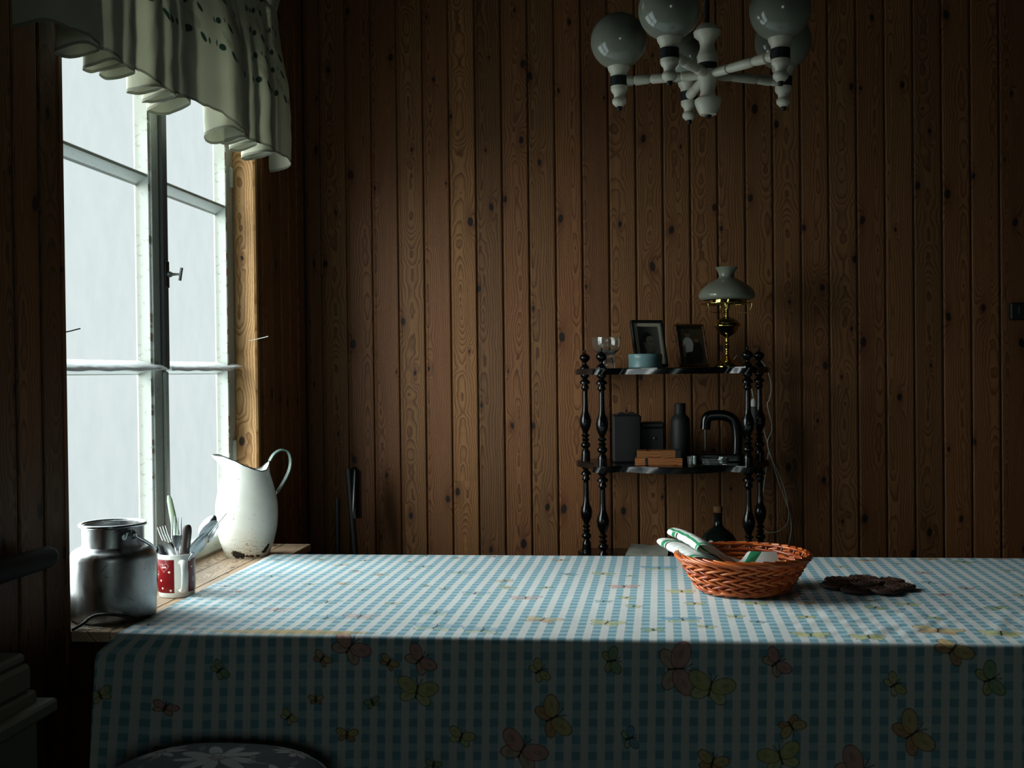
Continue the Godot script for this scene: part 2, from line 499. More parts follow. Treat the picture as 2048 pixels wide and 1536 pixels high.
func room():
	var st := mb()
	box(st, Vector3((WALL_X + RIGHT_X) / 2 - 0.05, -0.05, (BACK_Z + FRONT_Z) / 2), Vector3(4.6, 0.1, 6.5), 0.0, Basis(), 1)
	struct("floor", st, M.floor)
	st = mb(); box(st, Vector3((WALL_X + RIGHT_X) / 2 - 0.05, CEIL_Y + 0.05, (BACK_Z + FRONT_Z) / 2), Vector3(4.6, 0.1, 6.5), 0.0)
	struct("ceiling", st, M.plaster)
	st = mb(); box(st, Vector3((WALL_X + RIGHT_X) / 2 - 0.05, 1.3, BACK_Z - 0.0625), Vector3(4.6, 2.6, 0.1), 0.0)
	var wb := struct("wall_back", st, M.groove)
	var x := -0.0652 - PITCH * 12
	while x < 1.75:
		board(wb, Vector3(maxf(x, WALL_X), 0, BACK_Z), Vector3.RIGHT, Vector3.BACK, 0.0, CEIL_Y, PITCH if x > WALL_X else x + PITCH - WALL_X)
		x += PITCH
	st = mb(); box(st, Vector3(RIGHT_X + 0.05, 1.3, (BACK_Z + FRONT_Z) / 2), Vector3(0.1, 2.6, 6.4), 0.0)
	struct("wall_right", st, M.plaster)
	# left wall with the window opening
	st = mb()
	var xc := WALL_X - 0.0125 - 0.045
	box(st, Vector3(xc, 1.3, (OPEN_NEAR + FRONT_Z + 0.1) / 2), Vector3(0.09, 2.6, FRONT_Z + 0.1 - OPEN_NEAR), 0.0)
	box(st, Vector3(xc, 1.3, (OPEN_FAR + BACK_Z - 0.1) / 2 - 0.025), Vector3(0.09, 2.6, OPEN_FAR - BACK_Z + 0.1 - 0.05), 0.0)
	box(st, Vector3(xc + 0.006, 0.365, (OPEN_NEAR + OPEN_FAR) / 2), Vector3(0.102, 0.7299, OPEN_NEAR - OPEN_FAR), 0.0)
	box(st, Vector3(xc, 2.38, (OPEN_NEAR + OPEN_FAR) / 2), Vector3(0.09, 0.44, OPEN_NEAR - OPEN_FAR), 0.0)
	var wl := struct("wall_left", st, M.groove)
	var z := OPEN_NEAR
	while z < 0.6:
		board(wl, Vector3(WALL_X, 0, z), Vector3.BACK, Vector3.RIGHT, 0.0, CEIL_Y)
		z += PITCH
	z = OPEN_FAR
	while z > BACK_Z + 0.02:
		board(wl, Vector3(WALL_X, 0, maxf(z - PITCH, BACK_Z + 0.01)), Vector3.BACK, Vector3.RIGHT, 0.0, CEIL_Y, minf(PITCH, z - BACK_Z - 0.01))
		z -= PITCH
	for k in 12:
		var zb := OPEN_NEAR - PITCH * (k + 1)
		var w := PITCH
		if zb < OPEN_FAR:
			w -= OPEN_FAR - zb; zb = OPEN_FAR
		if w > 0.02:
			board(wl, Vector3(WALL_X, 0, zb), Vector3.BACK, Vector3.RIGHT, 2.16, CEIL_Y, w)
			board(wl, Vector3(WALL_X, 0, zb), Vector3.BACK, Vector3.RIGHT, 0.0, 0.715, w)
	# front wall behind the camera with a small window opening, x 0.2..0.9, y 1.1..1.8
	st = mb()
	box(st, Vector3(-0.5, 1.3, FRONT_Z + 0.05), Vector3(1.4, 2.6, 0.1), 0.0)
	box(st, Vector3(2.05, 1.3, FRONT_Z + 0.05), Vector3(2.3, 2.6, 0.1), 0.0)
	box(st, Vector3(0.55, 0.55, FRONT_Z + 0.05), Vector3(0.7, 1.1, 0.1), 0.0)
	box(st, Vector3(0.55, 2.2, FRONT_Z + 0.05), Vector3(0.7, 0.8, 0.1), 0.0)
	struct("wall_front", st, M.plaster)
	# pine linings of the window opening: the far one shows as a bright knotty post
	st = mb(); box(st, Vector3(-1.061, 1.425, OPEN_FAR - 0.013), Vector3(0.066, 1.47, 0.026), 0.005, Basis(), 2)
	var post := struct("trim_1", st, M.post); post.set_meta("label", "bright knotty pine lining post at the far side of the window")
	st = mb(); box(st, Vector3(-1.063, 1.425, OPEN_NEAR + 0.010), Vector3(0.060, 1.47, 0.018), 0.003, Basis(), 2)
	struct("trim_2", st, M.wall)
	st = mb(); box(st, Vector3(-1.063, 2.15, (OPEN_NEAR + OPEN_FAR) / 2), Vector3(0.062, 0.02, 1.03), 0.003, Basis(), 3)
	struct("trim_3", st, M.wall)
	# the wide wooden window board the can, mug and jug stand on
	var sill := Node3D.new(); sill.name = "window_sill"; sill.set_meta("kind", "structure"); add_child(sill)
	sill.set_meta("label", "worn bare wooden window board of three planks beside the table")
	for p in [[-1.102, -1.0362], [-1.0348, -0.9615], [-0.9603, -0.886]]:
		st = mb()
		box(st, Vector3((p[0] + p[1]) / 2, 0.740, (OPEN_NEAR - 3.02) / 2), Vector3(p[1] - p[0], 0.020, 1.052), 0.0015, Basis(), 3)
		obj("plank", st, M.sill, sill)
	# flaked paint crumbs at the near end of the window board
	st = mb()
	for k in 70:
		var q := Vector3(rng.randf_range(-1.085, -0.985), 0.7506, rng.randf_range(-2.02, -1.972))
		var s := rng.randf_range(0.0012, 0.0045)
		var tp := []
		for m in 5: tp.append(q + Vector3(cos(m * TAU / 5 + s * 999.0) * s * rng.randf_range(0.6, 1.3), rng.randf_range(0.0, 0.0014), sin(m * TAU / 5 + s * 999.0) * s))
		face(st, tp, Vector3.UP)
	var cr := obj("paint_flakes", st, M.paint); cr.set_meta("kind", "stuff"); tag(cr, "crumbs of flaked white paint at the near end of the window board", "paint flakes")

func left_window(rows: Array):
	var w := Node3D.new(); w.name = "window_1"; w.set_meta("kind", "structure"); add_child(w)
	w.set_meta("label", "tall white painted casement window with six frosted panes")
	var bar := func(called: String, y0: float, y1: float, z0: float, z1: float, x0: float, x1: float, mat: Material, parent: Node, bev := 0.002):
		var st := mb(); box(st, Vector3((x0 + x1) / 2, (y0 + y1) / 2, (z0 + z1) / 2), Vector3(absf(x1 - x0), absf(y1 - y0), absf(z1 - z0)), bev)
		obj(called, st, mat, parent)
	var fr := Node3D.new(); fr.name = "window_frame"; w.add_child(fr)
	bar.call("jamb", 0.75, 2.14, -3.031, -2.962, -1.126, FACE_X, M.paint, fr)
	bar.call("jamb", 0.75, 2.14, -1.99, OPEN_NEAR, -1.126, FACE_X, M.paint, fr)
	bar.call("head", 2.10, 2.14, OPEN_FAR + 0.04, OPEN_NEAR - 0.02, -1.126, FACE_X, M.paint, fr)
	bar.call("foot", 0.74, 0.772, OPEN_FAR + 0.04, OPEN_NEAR - 0.02, -1.126, FACE_X - 0.006, M.paint, fr)
	for s in 2:
		var z0: float = [-1.992, -2.508][s]     # near edge of the sash
		var z1: float = [-2.486, -2.960][s]     # far edge
		var g0: float = [-2.005, -2.535][s]
		var g1: float = [-2.455, -2.945][s]
		var sash := Node3D.new(); sash.name = "sash" if s == 0 else "sash_001"; w.add_child(sash)
		bar.call("stile", 0.775, 2.10, z0, g0, -1.124, FACE_X + 0.004, M.paint, sash)
		bar.call("stile", 0.775, 2.10, g1, z1, -1.124, FACE_X + 0.004, M.paint, sash)
		bar.call("rail", 0.755, 0.803, g0, g1, -1.124, FACE_X + 0.004, M.paint, sash, 0.006)
		bar.call("rail", 2.086, 2.12, g0, g1, -1.124, FACE_X + 0.004, M.paint, sash)
		for gb in [[1.223, 1.233, 1.246], [1.655, 1.671, 1.681]]:   # moulded bars, their undersides sloping from the face to the glass
			var gs := mb()
			prism(gs, PackedVector2Array([Vector2(-1.124, gb[0]), Vector2(-1.1195, gb[0]), Vector2(FACE_X - 0.004, gb[1] - 0.001), Vector2(FACE_X, gb[1] + 0.002), Vector2(FACE_X, gb[2] - 0.002), Vector2(FACE_X - 0.002, gb[2]), Vector2(-1.124, gb[2])]), -g0, -g1, Transform3D(Basis(Vector3(1, 0, 0), Vector3(0, 0, -1), Vector3(0, 1, 0)), Vector3.ZERO))
			obj("glazing_bar", gs, M.paint, sash)
		for r in rows:
			var st := mb()
			var uo := rng.randf()
			face(st, [Vector3(GLASS_X, r[0] - 0.004, g0 + 0.003), Vector3(GLASS_X, r[0] - 0.004, g1 - 0.003), Vector3(GLASS_X, r[1] + 0.004, g1 - 0.003), Vector3(GLASS_X, r[1] + 0.004, g0 + 0.003)], Vector3.RIGHT, [Vector2(uo, 1), Vector2(uo + 1, 1), Vector2(uo + 1, 0), Vector2(uo, 0)])
			obj("window_pane", st, M.pane, sash).cast_shadow = GeometryInstance3D.SHADOW_CASTING_SETTING_OFF
		# a torn line of bare wood where the paint has flaked off the stile edge
		for k in 34:
			var st := mb()
			var yy := rng.randf_range(0.86, 2.0)
			box(st, Vector3(FACE_X + 0.0035, yy, g1 + 0.0005), Vector3(0.0022, rng.randf_range(0.004, 0.024), rng.randf_range(0.001, 0.003)), 0.0006)
			obj("flaked_patch", st, M.bare, sash)
	# meeting post between the two sashes, and its cover strip
	bar.call("mullion", 0.76, 2.12, -2.530, -2.460, -1.126, FACE_X + 0.008, M.paint, w)
	bar.call("cover_strip", 1.235, 2.10, -2.526, -2.497, FACE_X + 0.008, FACE_X + 0.018, M.dark_paint, w)
	bar.call("cover_strip", 0.775, 1.230, -2.524, -2.503, FACE_X + 0.008, FACE_X + 0.016, M.paint, w, 0.006)
	# draught strips over the lower glazing bars, curling off at their ends
	for s in 2:
		var za: float = [-1.985, -2.545][s]
		var zb: float = [-2.486, -2.985][s]
		var st := mb()
		for top in [true, false]:
			grid(st, 40, 6, func(u: float, v: float) -> Vector3:
				var e := smoothstep(0.86, 1.0, u)
				var yy := 1.256 - v * 0.024 + sin(u * 23.0) * 0.0011 * v + e * v * (0.012 if s == 1 else 0.003)
				var xx := -1.116 + sin(v * 1.9) * 0.036 + v * v * 0.006 + e * v * 0.014 + noise.get_noise_2d(u * 9.0, v * 3.0 + s * 7.0) * 0.0035
				return Vector3(xx - (0.0 if top else 0.0006), yy - (0.0 if top else 0.0006), lerpf(za, zb, u)), null, top)
		obj("draught_strip", st, M.strip, w)
	# T-shaped window catch on its plate
	var hd := Node3D.new(); hd.name = "window_catch"; w.add_child(hd)
	var st2 := mb(); box(st2, Vector3(FACE_X + 0.020, 1.456, -2.512), Vector3(0.004, 0.062, 0.018), 0.001)
	obj("plate", st2, M.black_iron, hd)
	st2 = mb()
	lathe(st2, [Vector2(0.0, 0.0), Vector2(0.0068, 0.0), Vector2(0.0074, 0.003), Vector2(0.0068, 0.008), Vector2(0.0036, 0.013), Vector2(0.0028, 0.026), Vector2(0.003, 0.032), Vector2(0, 0.032)], 16, Transform3D(Basis(Vector3(0, 0, 1), -PI / 2), Vector3(FACE_X + 0.021, 1.456, -2.512)))
	obj("spindle", st2, M.iron, hd)
	st2 = mb(); tube(st2, [Vector3(-1.0415, 1.441, -2.512), Vector3(-1.0390, 1.456, -2.512), Vector3(-1.0365, 1.471, -2.512)], [0.0036, 0.0034, 0.0036], 10)
	obj("cross_bar", st2, M.iron, hd)
	for yy in [1.735, 0.985]:
		var st := mb(); lathe(st, [Vector2(0, 0), Vector2(0.0068, 0), Vector2(0.0068, 0.052), Vector2(0.004, 0.056), Vector2(0, 0.056)], 12, Transform3D(Basis(), Vector3(FACE_X + 0.004, yy, -2.984)))
		obj("hinge", st, M.paint, w)

func rear_window():
	var w := Node3D.new(); w.name = "window_2"; w.set_meta("kind", "structure"); add_child(w)
	var st := mb(); box(st, Vector3(0.55, 1.45, FRONT_Z + 0.012), Vector3(0.7, 0.7, 0.006), 0.0)
	obj("window_pane", st, M.rear_pane, w)
	for b in [[0.215, 1.45, 0.03, 0.7], [0.885, 1.45, 0.03, 0.7], [0.55, 1.45, 0.025, 0.7], [0.55, 1.115, 0.7, 0.03], [0.55, 1.785, 0.7, 0.03]]:
		st = mb(); box(st, Vector3(b[0], b[1], FRONT_Z + 0.004), Vector3(b[2], b[3], 0.02), 0.002)
		obj("window_bar", st, M.paint, w)

# ==================================================================== table and cloth
const CLOTH_X0 := -1.0
const CLOTH_W := 2.1
const CLOTH_D0 := -0.32     # skirt bottom, measured from the front edge
const CLOTH_H := 1.28

func wing(im: Image, c: Vector2, ang: float, size: float, col: Color, edge: Color):
	# one wing: a rounded triangle out of the body
	var d := Vector2(cos(ang), sin(ang))
	blob(im, c.x + d.x * size * 0.55, c.y + d.y * size * 0.55, size * 0.56, size * 0.36, ang, col, edge)
	blob(im, c.x + d.x * size * 0.62, c.y + d.y * size * 0.62, size * 0.20, size * 0.10, ang, edge * Color(1, 1, 1, 0.25))

func butterfly(im: Image, x: float, d: float, size: float, ang: float, kind: int):
	var c := Vector2((x - CLOTH_X0) / CLOTH_W * im.get_width(), (1.0 - (d - CLOTH_D0) / CLOTH_H) * im.get_height())
	var s := size / CLOTH_W * im.get_width()
	var a: Color = [Color(0.80, 0.78, 0.50), Color(0.85, 0.62, 0.58), Color(0.46, 0.66, 0.76), Color(0.84, 0.72, 0.48), Color(0.62, 0.72, 0.52)][kind]
	var b: Color = [Color(0.84, 0.83, 0.60), Color(0.84, 0.70, 0.60), Color(0.84, 0.82, 0.55), Color(0.82, 0.60, 0.42), Color(0.78, 0.74, 0.50)][kind]
	var e: Color = [Color(0.42, 0.40, 0.26, 0.85), Color(0.46, 0.26, 0.26, 0.85), Color(0.20, 0.36, 0.46, 0.85), Color(0.44, 0.30, 0.20, 0.85), Color(0.26, 0.36, 0.26, 0.85)][kind]
	var faded := 0.22 + 0.45 * smoothstep(-0.55, 0.25, x) if d > 0.0 else 0.8   # print on the top is paler towards the left end
	a.a = faded; b.a = faded; e.a *= 0.5 + faded * 0.5; s *= 0.8
	wing(im, c, ang + 0.55, s * 0.62, b, e); wing(im, c, ang + PI - 0.55, s * 0.62, b, e)
	wing(im, c, ang - 0.45, s * 0.78, a, e); wing(im, c, ang + PI + 0.45, s * 0.78, a, e)
	var body := Vector2(-sin(ang), cos(ang)) * s * 0.22
	stroke(im, [c - body * 1.1, c + body], 2.6, Color(0.25, 0.24, 0.22, 0.9))
	stroke(im, [c - body, c - body * 2.3 + Vector2(cos(ang), sin(ang)) * s * 0.12], 1.2, Color(0.3, 0.28, 0.26, 0.7))
	stroke(im, [c - body, c - body * 2.3 - Vector2(cos(ang), sin(ang)) * s * 0.12], 1.2, Color(0.3, 0.28, 0.26, 0.7))

func cloth_image() -> Image:
	var W := 2048
	var H := 1250
	var data := PackedByteArray(); data.resize(W * H * 3)
	var p := 0.0286
	for y in H:
		var d := CLOTH_D0 + (1.0 - (y + 0.5) / H) * CLOTH_H
		for x in W:
			var wx := CLOTH_X0 + (x + 0.5) / W * CLOTH_W
			var u := (wx - 0.047 - 0.026 * d) / p
			var v := (d + 0.0285 - 0.026 * (wx - 0.047)) / p
			var fu := absf(u - floorf(u + 0.5))
			var fv := absf(v - floorf(v + 0.5))
			var a := smoothstep(0.275, 0.235, fu)
			var b := smoothstep(0.275, 0.235, fv)
			var th := 0.5 + 0.5 * sin(wx * 2900.0) * sin(d * 2900.0)
			var c := Color(0.865, 0.865, 0.855)
			c = c.lerp(Color(0.79, 0.83, 0.85), b * 0.24 * (1.0 - a))
			c = c.lerp(Color(0.67, 0.78, 0.815), a * 0.95)
			c = c.lerp(Color(0.47, 0.645, 0.705), a * b * 0.92)
			var l := 0.985 + 0.03 * th + noise.get_noise_2d(x * 0.02, y * 0.02) * 0.02
			var o := (y * W + x) * 3
			data[o] = int(clampf(c.r * l, 0, 1) * 255); data[o + 1] = int(clampf(c.g * l, 0, 1) * 255); data[o + 2] = int(clampf(c.b * l, 0, 1) * 255)
	var im := Image.create_from_data(W, H, false, Image.FORMAT_RGB8, data)
	var r := RandomNumberGenerator.new(); r.seed = 5
	# printed butterflies: those that can be told apart in the skirt and on the near part of the top, then a scatter of the same prints
	var placed := [[-0.165, -0.060, 0.036, 1.0, 0], [-0.040, -0.040, 0.040, 1.4, 4], [0.070, -0.052, 0.075, 1.5, 1], [0.128, -0.085, 0.066, 0.25, 0], [-0.143, -0.140, 0.062, 1.1, 3],
		[0.238, -0.040, 0.045, 0.9, 1], [0.432, -0.073, 0.036, 1.0, 0], [0.528, -0.012, 0.055, 0.7, 3], [0.262, -0.144, 0.040, 2.6, 3], [0.460, -0.155, 0.066, 1.0, 3], [0.245, -0.200, 0.060, -0.3, 0],
		[0.372, -0.222, 0.075, 0.8, 1], [-0.010, -0.172, 0.034, 1.3, 2], [-0.196, -0.198, 0.07, 0.5, 1], [0.13, -0.21, 0.045, 0.3, 3], [0.586, -0.062, 0.05, 1.2, 4], [0.69, -0.075, 0.075, 1.4, 1], [-0.375, -0.045, 0.05, 0.8, 1], [-0.43, -0.05, 0.03, 0.6, 3], [-0.55, -0.045, 0.03, 0.6, 3], [-0.5, -0.025, 0.06, 0.6, 1],
		[-0.38, -0.10, 0.06, 0.2, 0], [0.305, 0.045, 0.055, 0.1, 0], [0.40, 0.032, 0.05, 0.0, 0], [0.53, 0.09, 0.07, 0.3, 3], [0.63, 0.07, 0.06, 0.2, 0], [0.72, 0.09, 0.06, -0.1, 0], [0.09, 0.155, 0.06, -0.1, 2], [0.13, 0.10, 0.03, 0.2, 0], [0.19, 0.19, 0.03, 0.1, 0],
		[0.32, 0.19, 0.032, 0.0, 0], [0.24, 0.31, 0.045, 0.0, 0], [0.12, 0.30, 0.035, 0.1, 0], [-0.05, 0.12, 0.055, 0.3, 0], [-0.17, 0.14, 0.06, 0.3, 3], [-0.06, 0.31, 0.03, 0.1, 2], [0.0, 0.27, 0.03, 0.2, 0], [0.06, 0.70, 0.07, 0.0, 2], [-0.07, 0.62, 0.045, 0.3, 0], [0.10, 0.42, 0.05, -0.1, 0], [-0.02, 0.47, 0.055, 0.0, 1],
		[-0.36, 0.07, 0.075, 0.2, 2], [-0.27, 0.05, 0.065, 0.1, 2], [-0.52, 0.15, 0.06, 0.1, 1], [-0.58, 0.13, 0.055, 0.1, 2], [-0.38, 0.19, 0.06, 0.1, 2], [-0.22, 0.34, 0.055, 0.0, 1], [-0.33, 0.38, 0.05, 0.1, 2], [-0.40, 0.62, 0.06, 0.1, 2], [-0.62, 0.28, 0.05, 0.0, 2], [-0.70, 0.20, 0.05, 0.1, 1]]
	var n := placed.size()
	for k in 260:
		var q := [r.randf_range(-0.92, 1.05), r.randf_range(-0.26, 0.86), r.randf_range(0.022, 0.042), r.randf_range(-0.6, 0.9), r.randi() % 5]
		var ok := true
		for e in placed:
			if Vector2(e[0] - q[0], e[1] - q[1]).length() < (e[2] + q[2]) * 0.95: ok = false
		if ok and placed.size() < n + 95: placed.append(q)
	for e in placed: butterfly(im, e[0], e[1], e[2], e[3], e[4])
	# a yellowed stain along the front edge near the window
	blob(im, (-0.62 - CLOTH_X0) / CLOTH_W * W, (1.0 - (0.018 - CLOTH_D0) / CLOTH_H) * H, 150, 17, 0.0, Color(0.80, 0.63, 0.36, 0.6), Color(0.62, 0.46, 0.25, 0.5), 0.35)
	return im

func table_and_cloth():
	var t := thing("dining_table", "long wooden dining table under the blue gingham cloth", "table")
	var st := mb(); box(st, Vector3(0.09, 0.737, -2.37), Vector3(1.93, 0.028, 0.85), 0.003, Basis(), 1)
	obj("table_top", st, M.table, t)
	for sx in [-0.80, 0.98]:
		for sz in [-2.02, -2.72]:
			st = mb(); box(st, Vector3(sx, 0.3615, sz), Vector3(0.06, 0.723, 0.06), 0.004, Basis(), 2)
			obj("leg", st, M.table, t)
	for s in [[Vector3(0.09, 0.675, -2.02), Vector3(1.72, 0.09, 0.022)], [Vector3(0.09, 0.675, -2.72), Vector3(1.72, 0.09, 0.022)], [Vector3(-0.80, 0.675, -2.37), Vector3(0.022, 0.09, 0.64)], [Vector3(0.98, 0.675, -2.37), Vector3(0.022, 0.09, 0.64)]]:
		st = mb(); box(st, s[0], s[1], 0.002, Basis(), 1)
		obj("apron", st, M.table, t)
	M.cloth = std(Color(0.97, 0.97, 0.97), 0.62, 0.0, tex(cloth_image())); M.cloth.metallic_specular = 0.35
	# rows of the cloth: back drop, top, rounded front edge, skirt; given by the distance from the front edge
	var rows := [0.985, 0.95, 0.91, 0.878]
	for k in 88: rows.append(0.868 - k * 0.868 / 87.0 + 0.0)
	rows.append_array([-0.003, -0.0065, -0.010])
	for k in 20: rows.append(-0.016 - k * 0.0145)
	var nx := 170
	st = mb()
	var P := []
	var T := []
	for d in rows:
		var rp := []
		var rt := []
		for i in nx + 1:
			var u := float(i) / nx
			var x := lerpf(-0.925, 1.082, u)
			var y := 0.7572
			var z: float = -1.9365 - d
			var far := smoothstep(0.1, 0.5, x)
			if d > 0.868:
				y -= (d - 0.868); z = -2.8045 - minf(0.004, (d - 0.868) * 0.3)
			elif d >= 0.0:
				var q := clampf(minf(d, 0.868 - d) / 0.03, 0, 1)
				y += (noise.get_noise_2d(x * 5.0, d * 7.0) * 0.0011 + noise.get_noise_2d(x * 26.0 + d * 15.0, d * 3.0) * 0.0006) * q
				# creases on the loose right half of the top, running towards the front edge
				var cr := noise.get_noise_2d(x * 11.0 - d * 7.0, d * 2.2 + 30.0)
				y += far * pow(1.0 - minf(1.0, absf(cr) * 3.2), 3.0) * 0.0034 * q * smoothstep(0.55, 0.1, d)
			else:
				var e: float = -d
				if e <= 0.0105:
					var a: float = e / 0.0067
					y -= 0.0067 * (1.0 - cos(minf(a, 1.57)))
					z = -1.9365 + 0.0067 * sin(minf(a, 1.57))
				else:
					y -= 0.0067 + e - 0.0105
					z = -1.9298
					var g := smoothstep(0.01, 0.2, e)
					z += g * (noise.get_noise_2d(x * 3.2, 4.0) * 0.012 + noise.get_noise_2d(x * 9.0, e * 2.0) * 0.0035) + g * 0.004
				# the corner by the window hangs free and swings outwards
				var k := smoothstep(0.18, 0.0, u * 2.0)
				x -= k * (smoothstep(0.0, 0.055, e) * 0.050 + e * 0.06)
				z -= k * k * smoothstep(0.0, 0.06, e) * 0.018
			rp.append(Vector3(x, y, z))
			var xo := lerpf(-0.925, 1.082, u)
			rt.append(Vector2((xo - CLOTH_X0) / CLOTH_W, 1.0 - (d - CLOTH_D0) / CLOTH_H))
		P.append(rp); T.append(rt)
	for j in rows.size() - 1:
		for i in nx:
			quad(st, [P[j + 1][i], P[j + 1][i + 1], P[j][i + 1], P[j][i]], [T[j + 1][i], T[j + 1][i + 1], T[j][i + 1], T[j][i]], 1)
	# hem thickness along the left edge
	for j in rows.size() - 1:
		if rows[j] > 0.868 or rows[j + 1] < 0.0: continue
		var dn := Vector3(-0.0006, -0.0055, 0)
		face(st, [P[j][0], P[j + 1][0], P[j + 1][0] + dn, P[j][0] + dn], Vector3.LEFT, [T[j][0], T[j + 1][0], T[j + 1][0], T[j][0]])
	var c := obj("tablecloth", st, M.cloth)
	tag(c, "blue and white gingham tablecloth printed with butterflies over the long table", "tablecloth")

# ==================================================================== valance curtain
func valance():
	var im := Image.create(1400, 420, false, Image.FORMAT_RGB8)
	for y in 420:
		for x in 1400:
			var a := 0.5 + 0.5 * sin(x * 2.1) * sin(y * 2.1)
			var c := Color(0.88, 0.885, 0.85) * (0.97 + 0.03 * a + noise.get_noise_2d(x * 0.5, y * 0.03) * 0.03)
			if y > 413: c = c * 0.72
			im.set_pixel(x, y, c)
	var r := RandomNumberGenerator.new(); r.seed = 3
	var leafc := Color(0.16, 0.30, 0.29, 0.95)
	for k in 12:
		var cx := 60.0 + k * 116.0 + r.randf_range(-10, 10)
		for yy in [262.0, 128.0]:
			var cy: float = yy + r.randf_range(-12, 12)
			blob(im, cx, cy - 34, 17, 12, 0.5, Color(0.74, 0.76, 0.72, 0.7)); blob(im, cx + 9, cy - 26, 9, 13, 0.2, Color(0.72, 0.74, 0.70, 0.7))
			for q in [[-20, 0, 15, 7.5, -0.6], [25, -2, 13, 7.5, 0.7], [-39, -2, 8.5, 3, 1.5], [43, -1, 8.5, 3, 1.5], [-24, -62, 14, 7, -0.7], [23, -70, 12, 6, 0.9], [-40, -56, 8, 3, 1.3], [2, -78, 7, 2.6, 1.4]]:
				blob(im, cx + q[0], cy + q[1], q[2], q[3], q[4], leafc)
	var m := std(Color(0.74, 0.74, 0.69), 0.85, 0.0, tex(im))
	m.backlight_enabled = true; m.backlight = Color(0.50, 0.50, 0.46)
	M.valance = m
	var v := thing("valance_curtain", "gathered white valance with dark green leaf print across the window top", "curtain")
	# plan of the folds, near to far: each pleat runs along the window, then turns back behind itself; one is a broad plain swag
	var widths := [0.15, 0.11, 0.08, 0.13, 0.09, 0.09, 0.30, 0.12, 0.09, 0.12, 0.17]
	var sum := 0.0
	for q in widths: sum += q
	var ctrl := []
	var z := -1.79
	for q in widths:
		var w: float = q / sum * 1.27 / 0.72
		var a := 0.020 + 0.016 * (w / 0.2) + r.randf_range(-0.004, 0.004)
		ctrl.append(Vector2(-a, z + w * 0.10)); ctrl.append(Vector2(a * 0.7, z + w * 0.06)); ctrl.append(Vector2(a, z - w * 0.30)); ctrl.append(Vector2(a * 1.05, z - w * 0.75)); ctrl.append(Vector2(a * 0.6, z - w * 0.99)); ctrl.append(Vector2(-a * 0.9, z - w * 0.92))
		z -= w * 0.72
	var path := smooth_path(ctrl, 6)
	var n := path.size() - 1
	var arc := [0.0]
	for i in n: arc.append(arc[i] + path[i].distance_to(path[i + 1]))
	var st := mb()
	grid(st, n, 30, func(u: float, vv: float) -> Vector3:
		var i := clampi(int(round(u * n)), 0, n)
		var g := 0.30 + 0.70 * smoothstep(0.0, 0.7, vv)
		var p: Vector2 = path[i]
		var hem: float = 1.808 + noise.get_noise_1d(arc[i] * 5.0 + 5.0) * 0.010 + p.x * 0.30
		var zz := lerpf(-1.79 - 1.27 * u, p.y, 0.35 + 0.65 * smoothstep(0.0, 0.5, vv))
		return Vector3(-0.985 + p.x * g + noise.get_noise_2d(arc[i] * 14.0, vv * 4.0) * 0.005, lerpf(2.235, hem, vv), zz), func(u: float, vv: float) -> Vector2: return Vector2(arc[clampi(int(round(u * n)), 0, n)] * 0.42, vv), true)
	obj("fabric", st, m, v)
	st = mb()
	grid(st, n, 4, func(u: float, vv: float) -> Vector3:
		var i := clampi(int(round(u * n)), 0, n)
		return Vector3(-0.985 + path[i].x * (0.30 + 0.3 * vv) + 0.001, 2.235 + vv * 0.035 + sin(u * 211.0) * 0.004 * vv, lerpf(-1.79 - 1.27 * u, path[i].y, 0.35)), null, true)
	obj("ruffle_heading", st, m, v)
	st = mb(); tube(st, [Vector3(-0.985, 2.232, -1.70), Vector3(-0.985, 2.232, -3.10)], 0.008, 12)
	var rod := obj("curtain_rod", st, M.dark_wood); tag(rod, "thin dark curtain rod carrying the leaf print valance", "curtain rod")
	for zz in [-1.71, -3.09]:
		st = mb(); box(st, Vector3(-1.01, 2.232, zz), Vector3(0.055, 0.02, 0.012), 0.002)
		obj("bracket", st, M.dark_wood, rod)

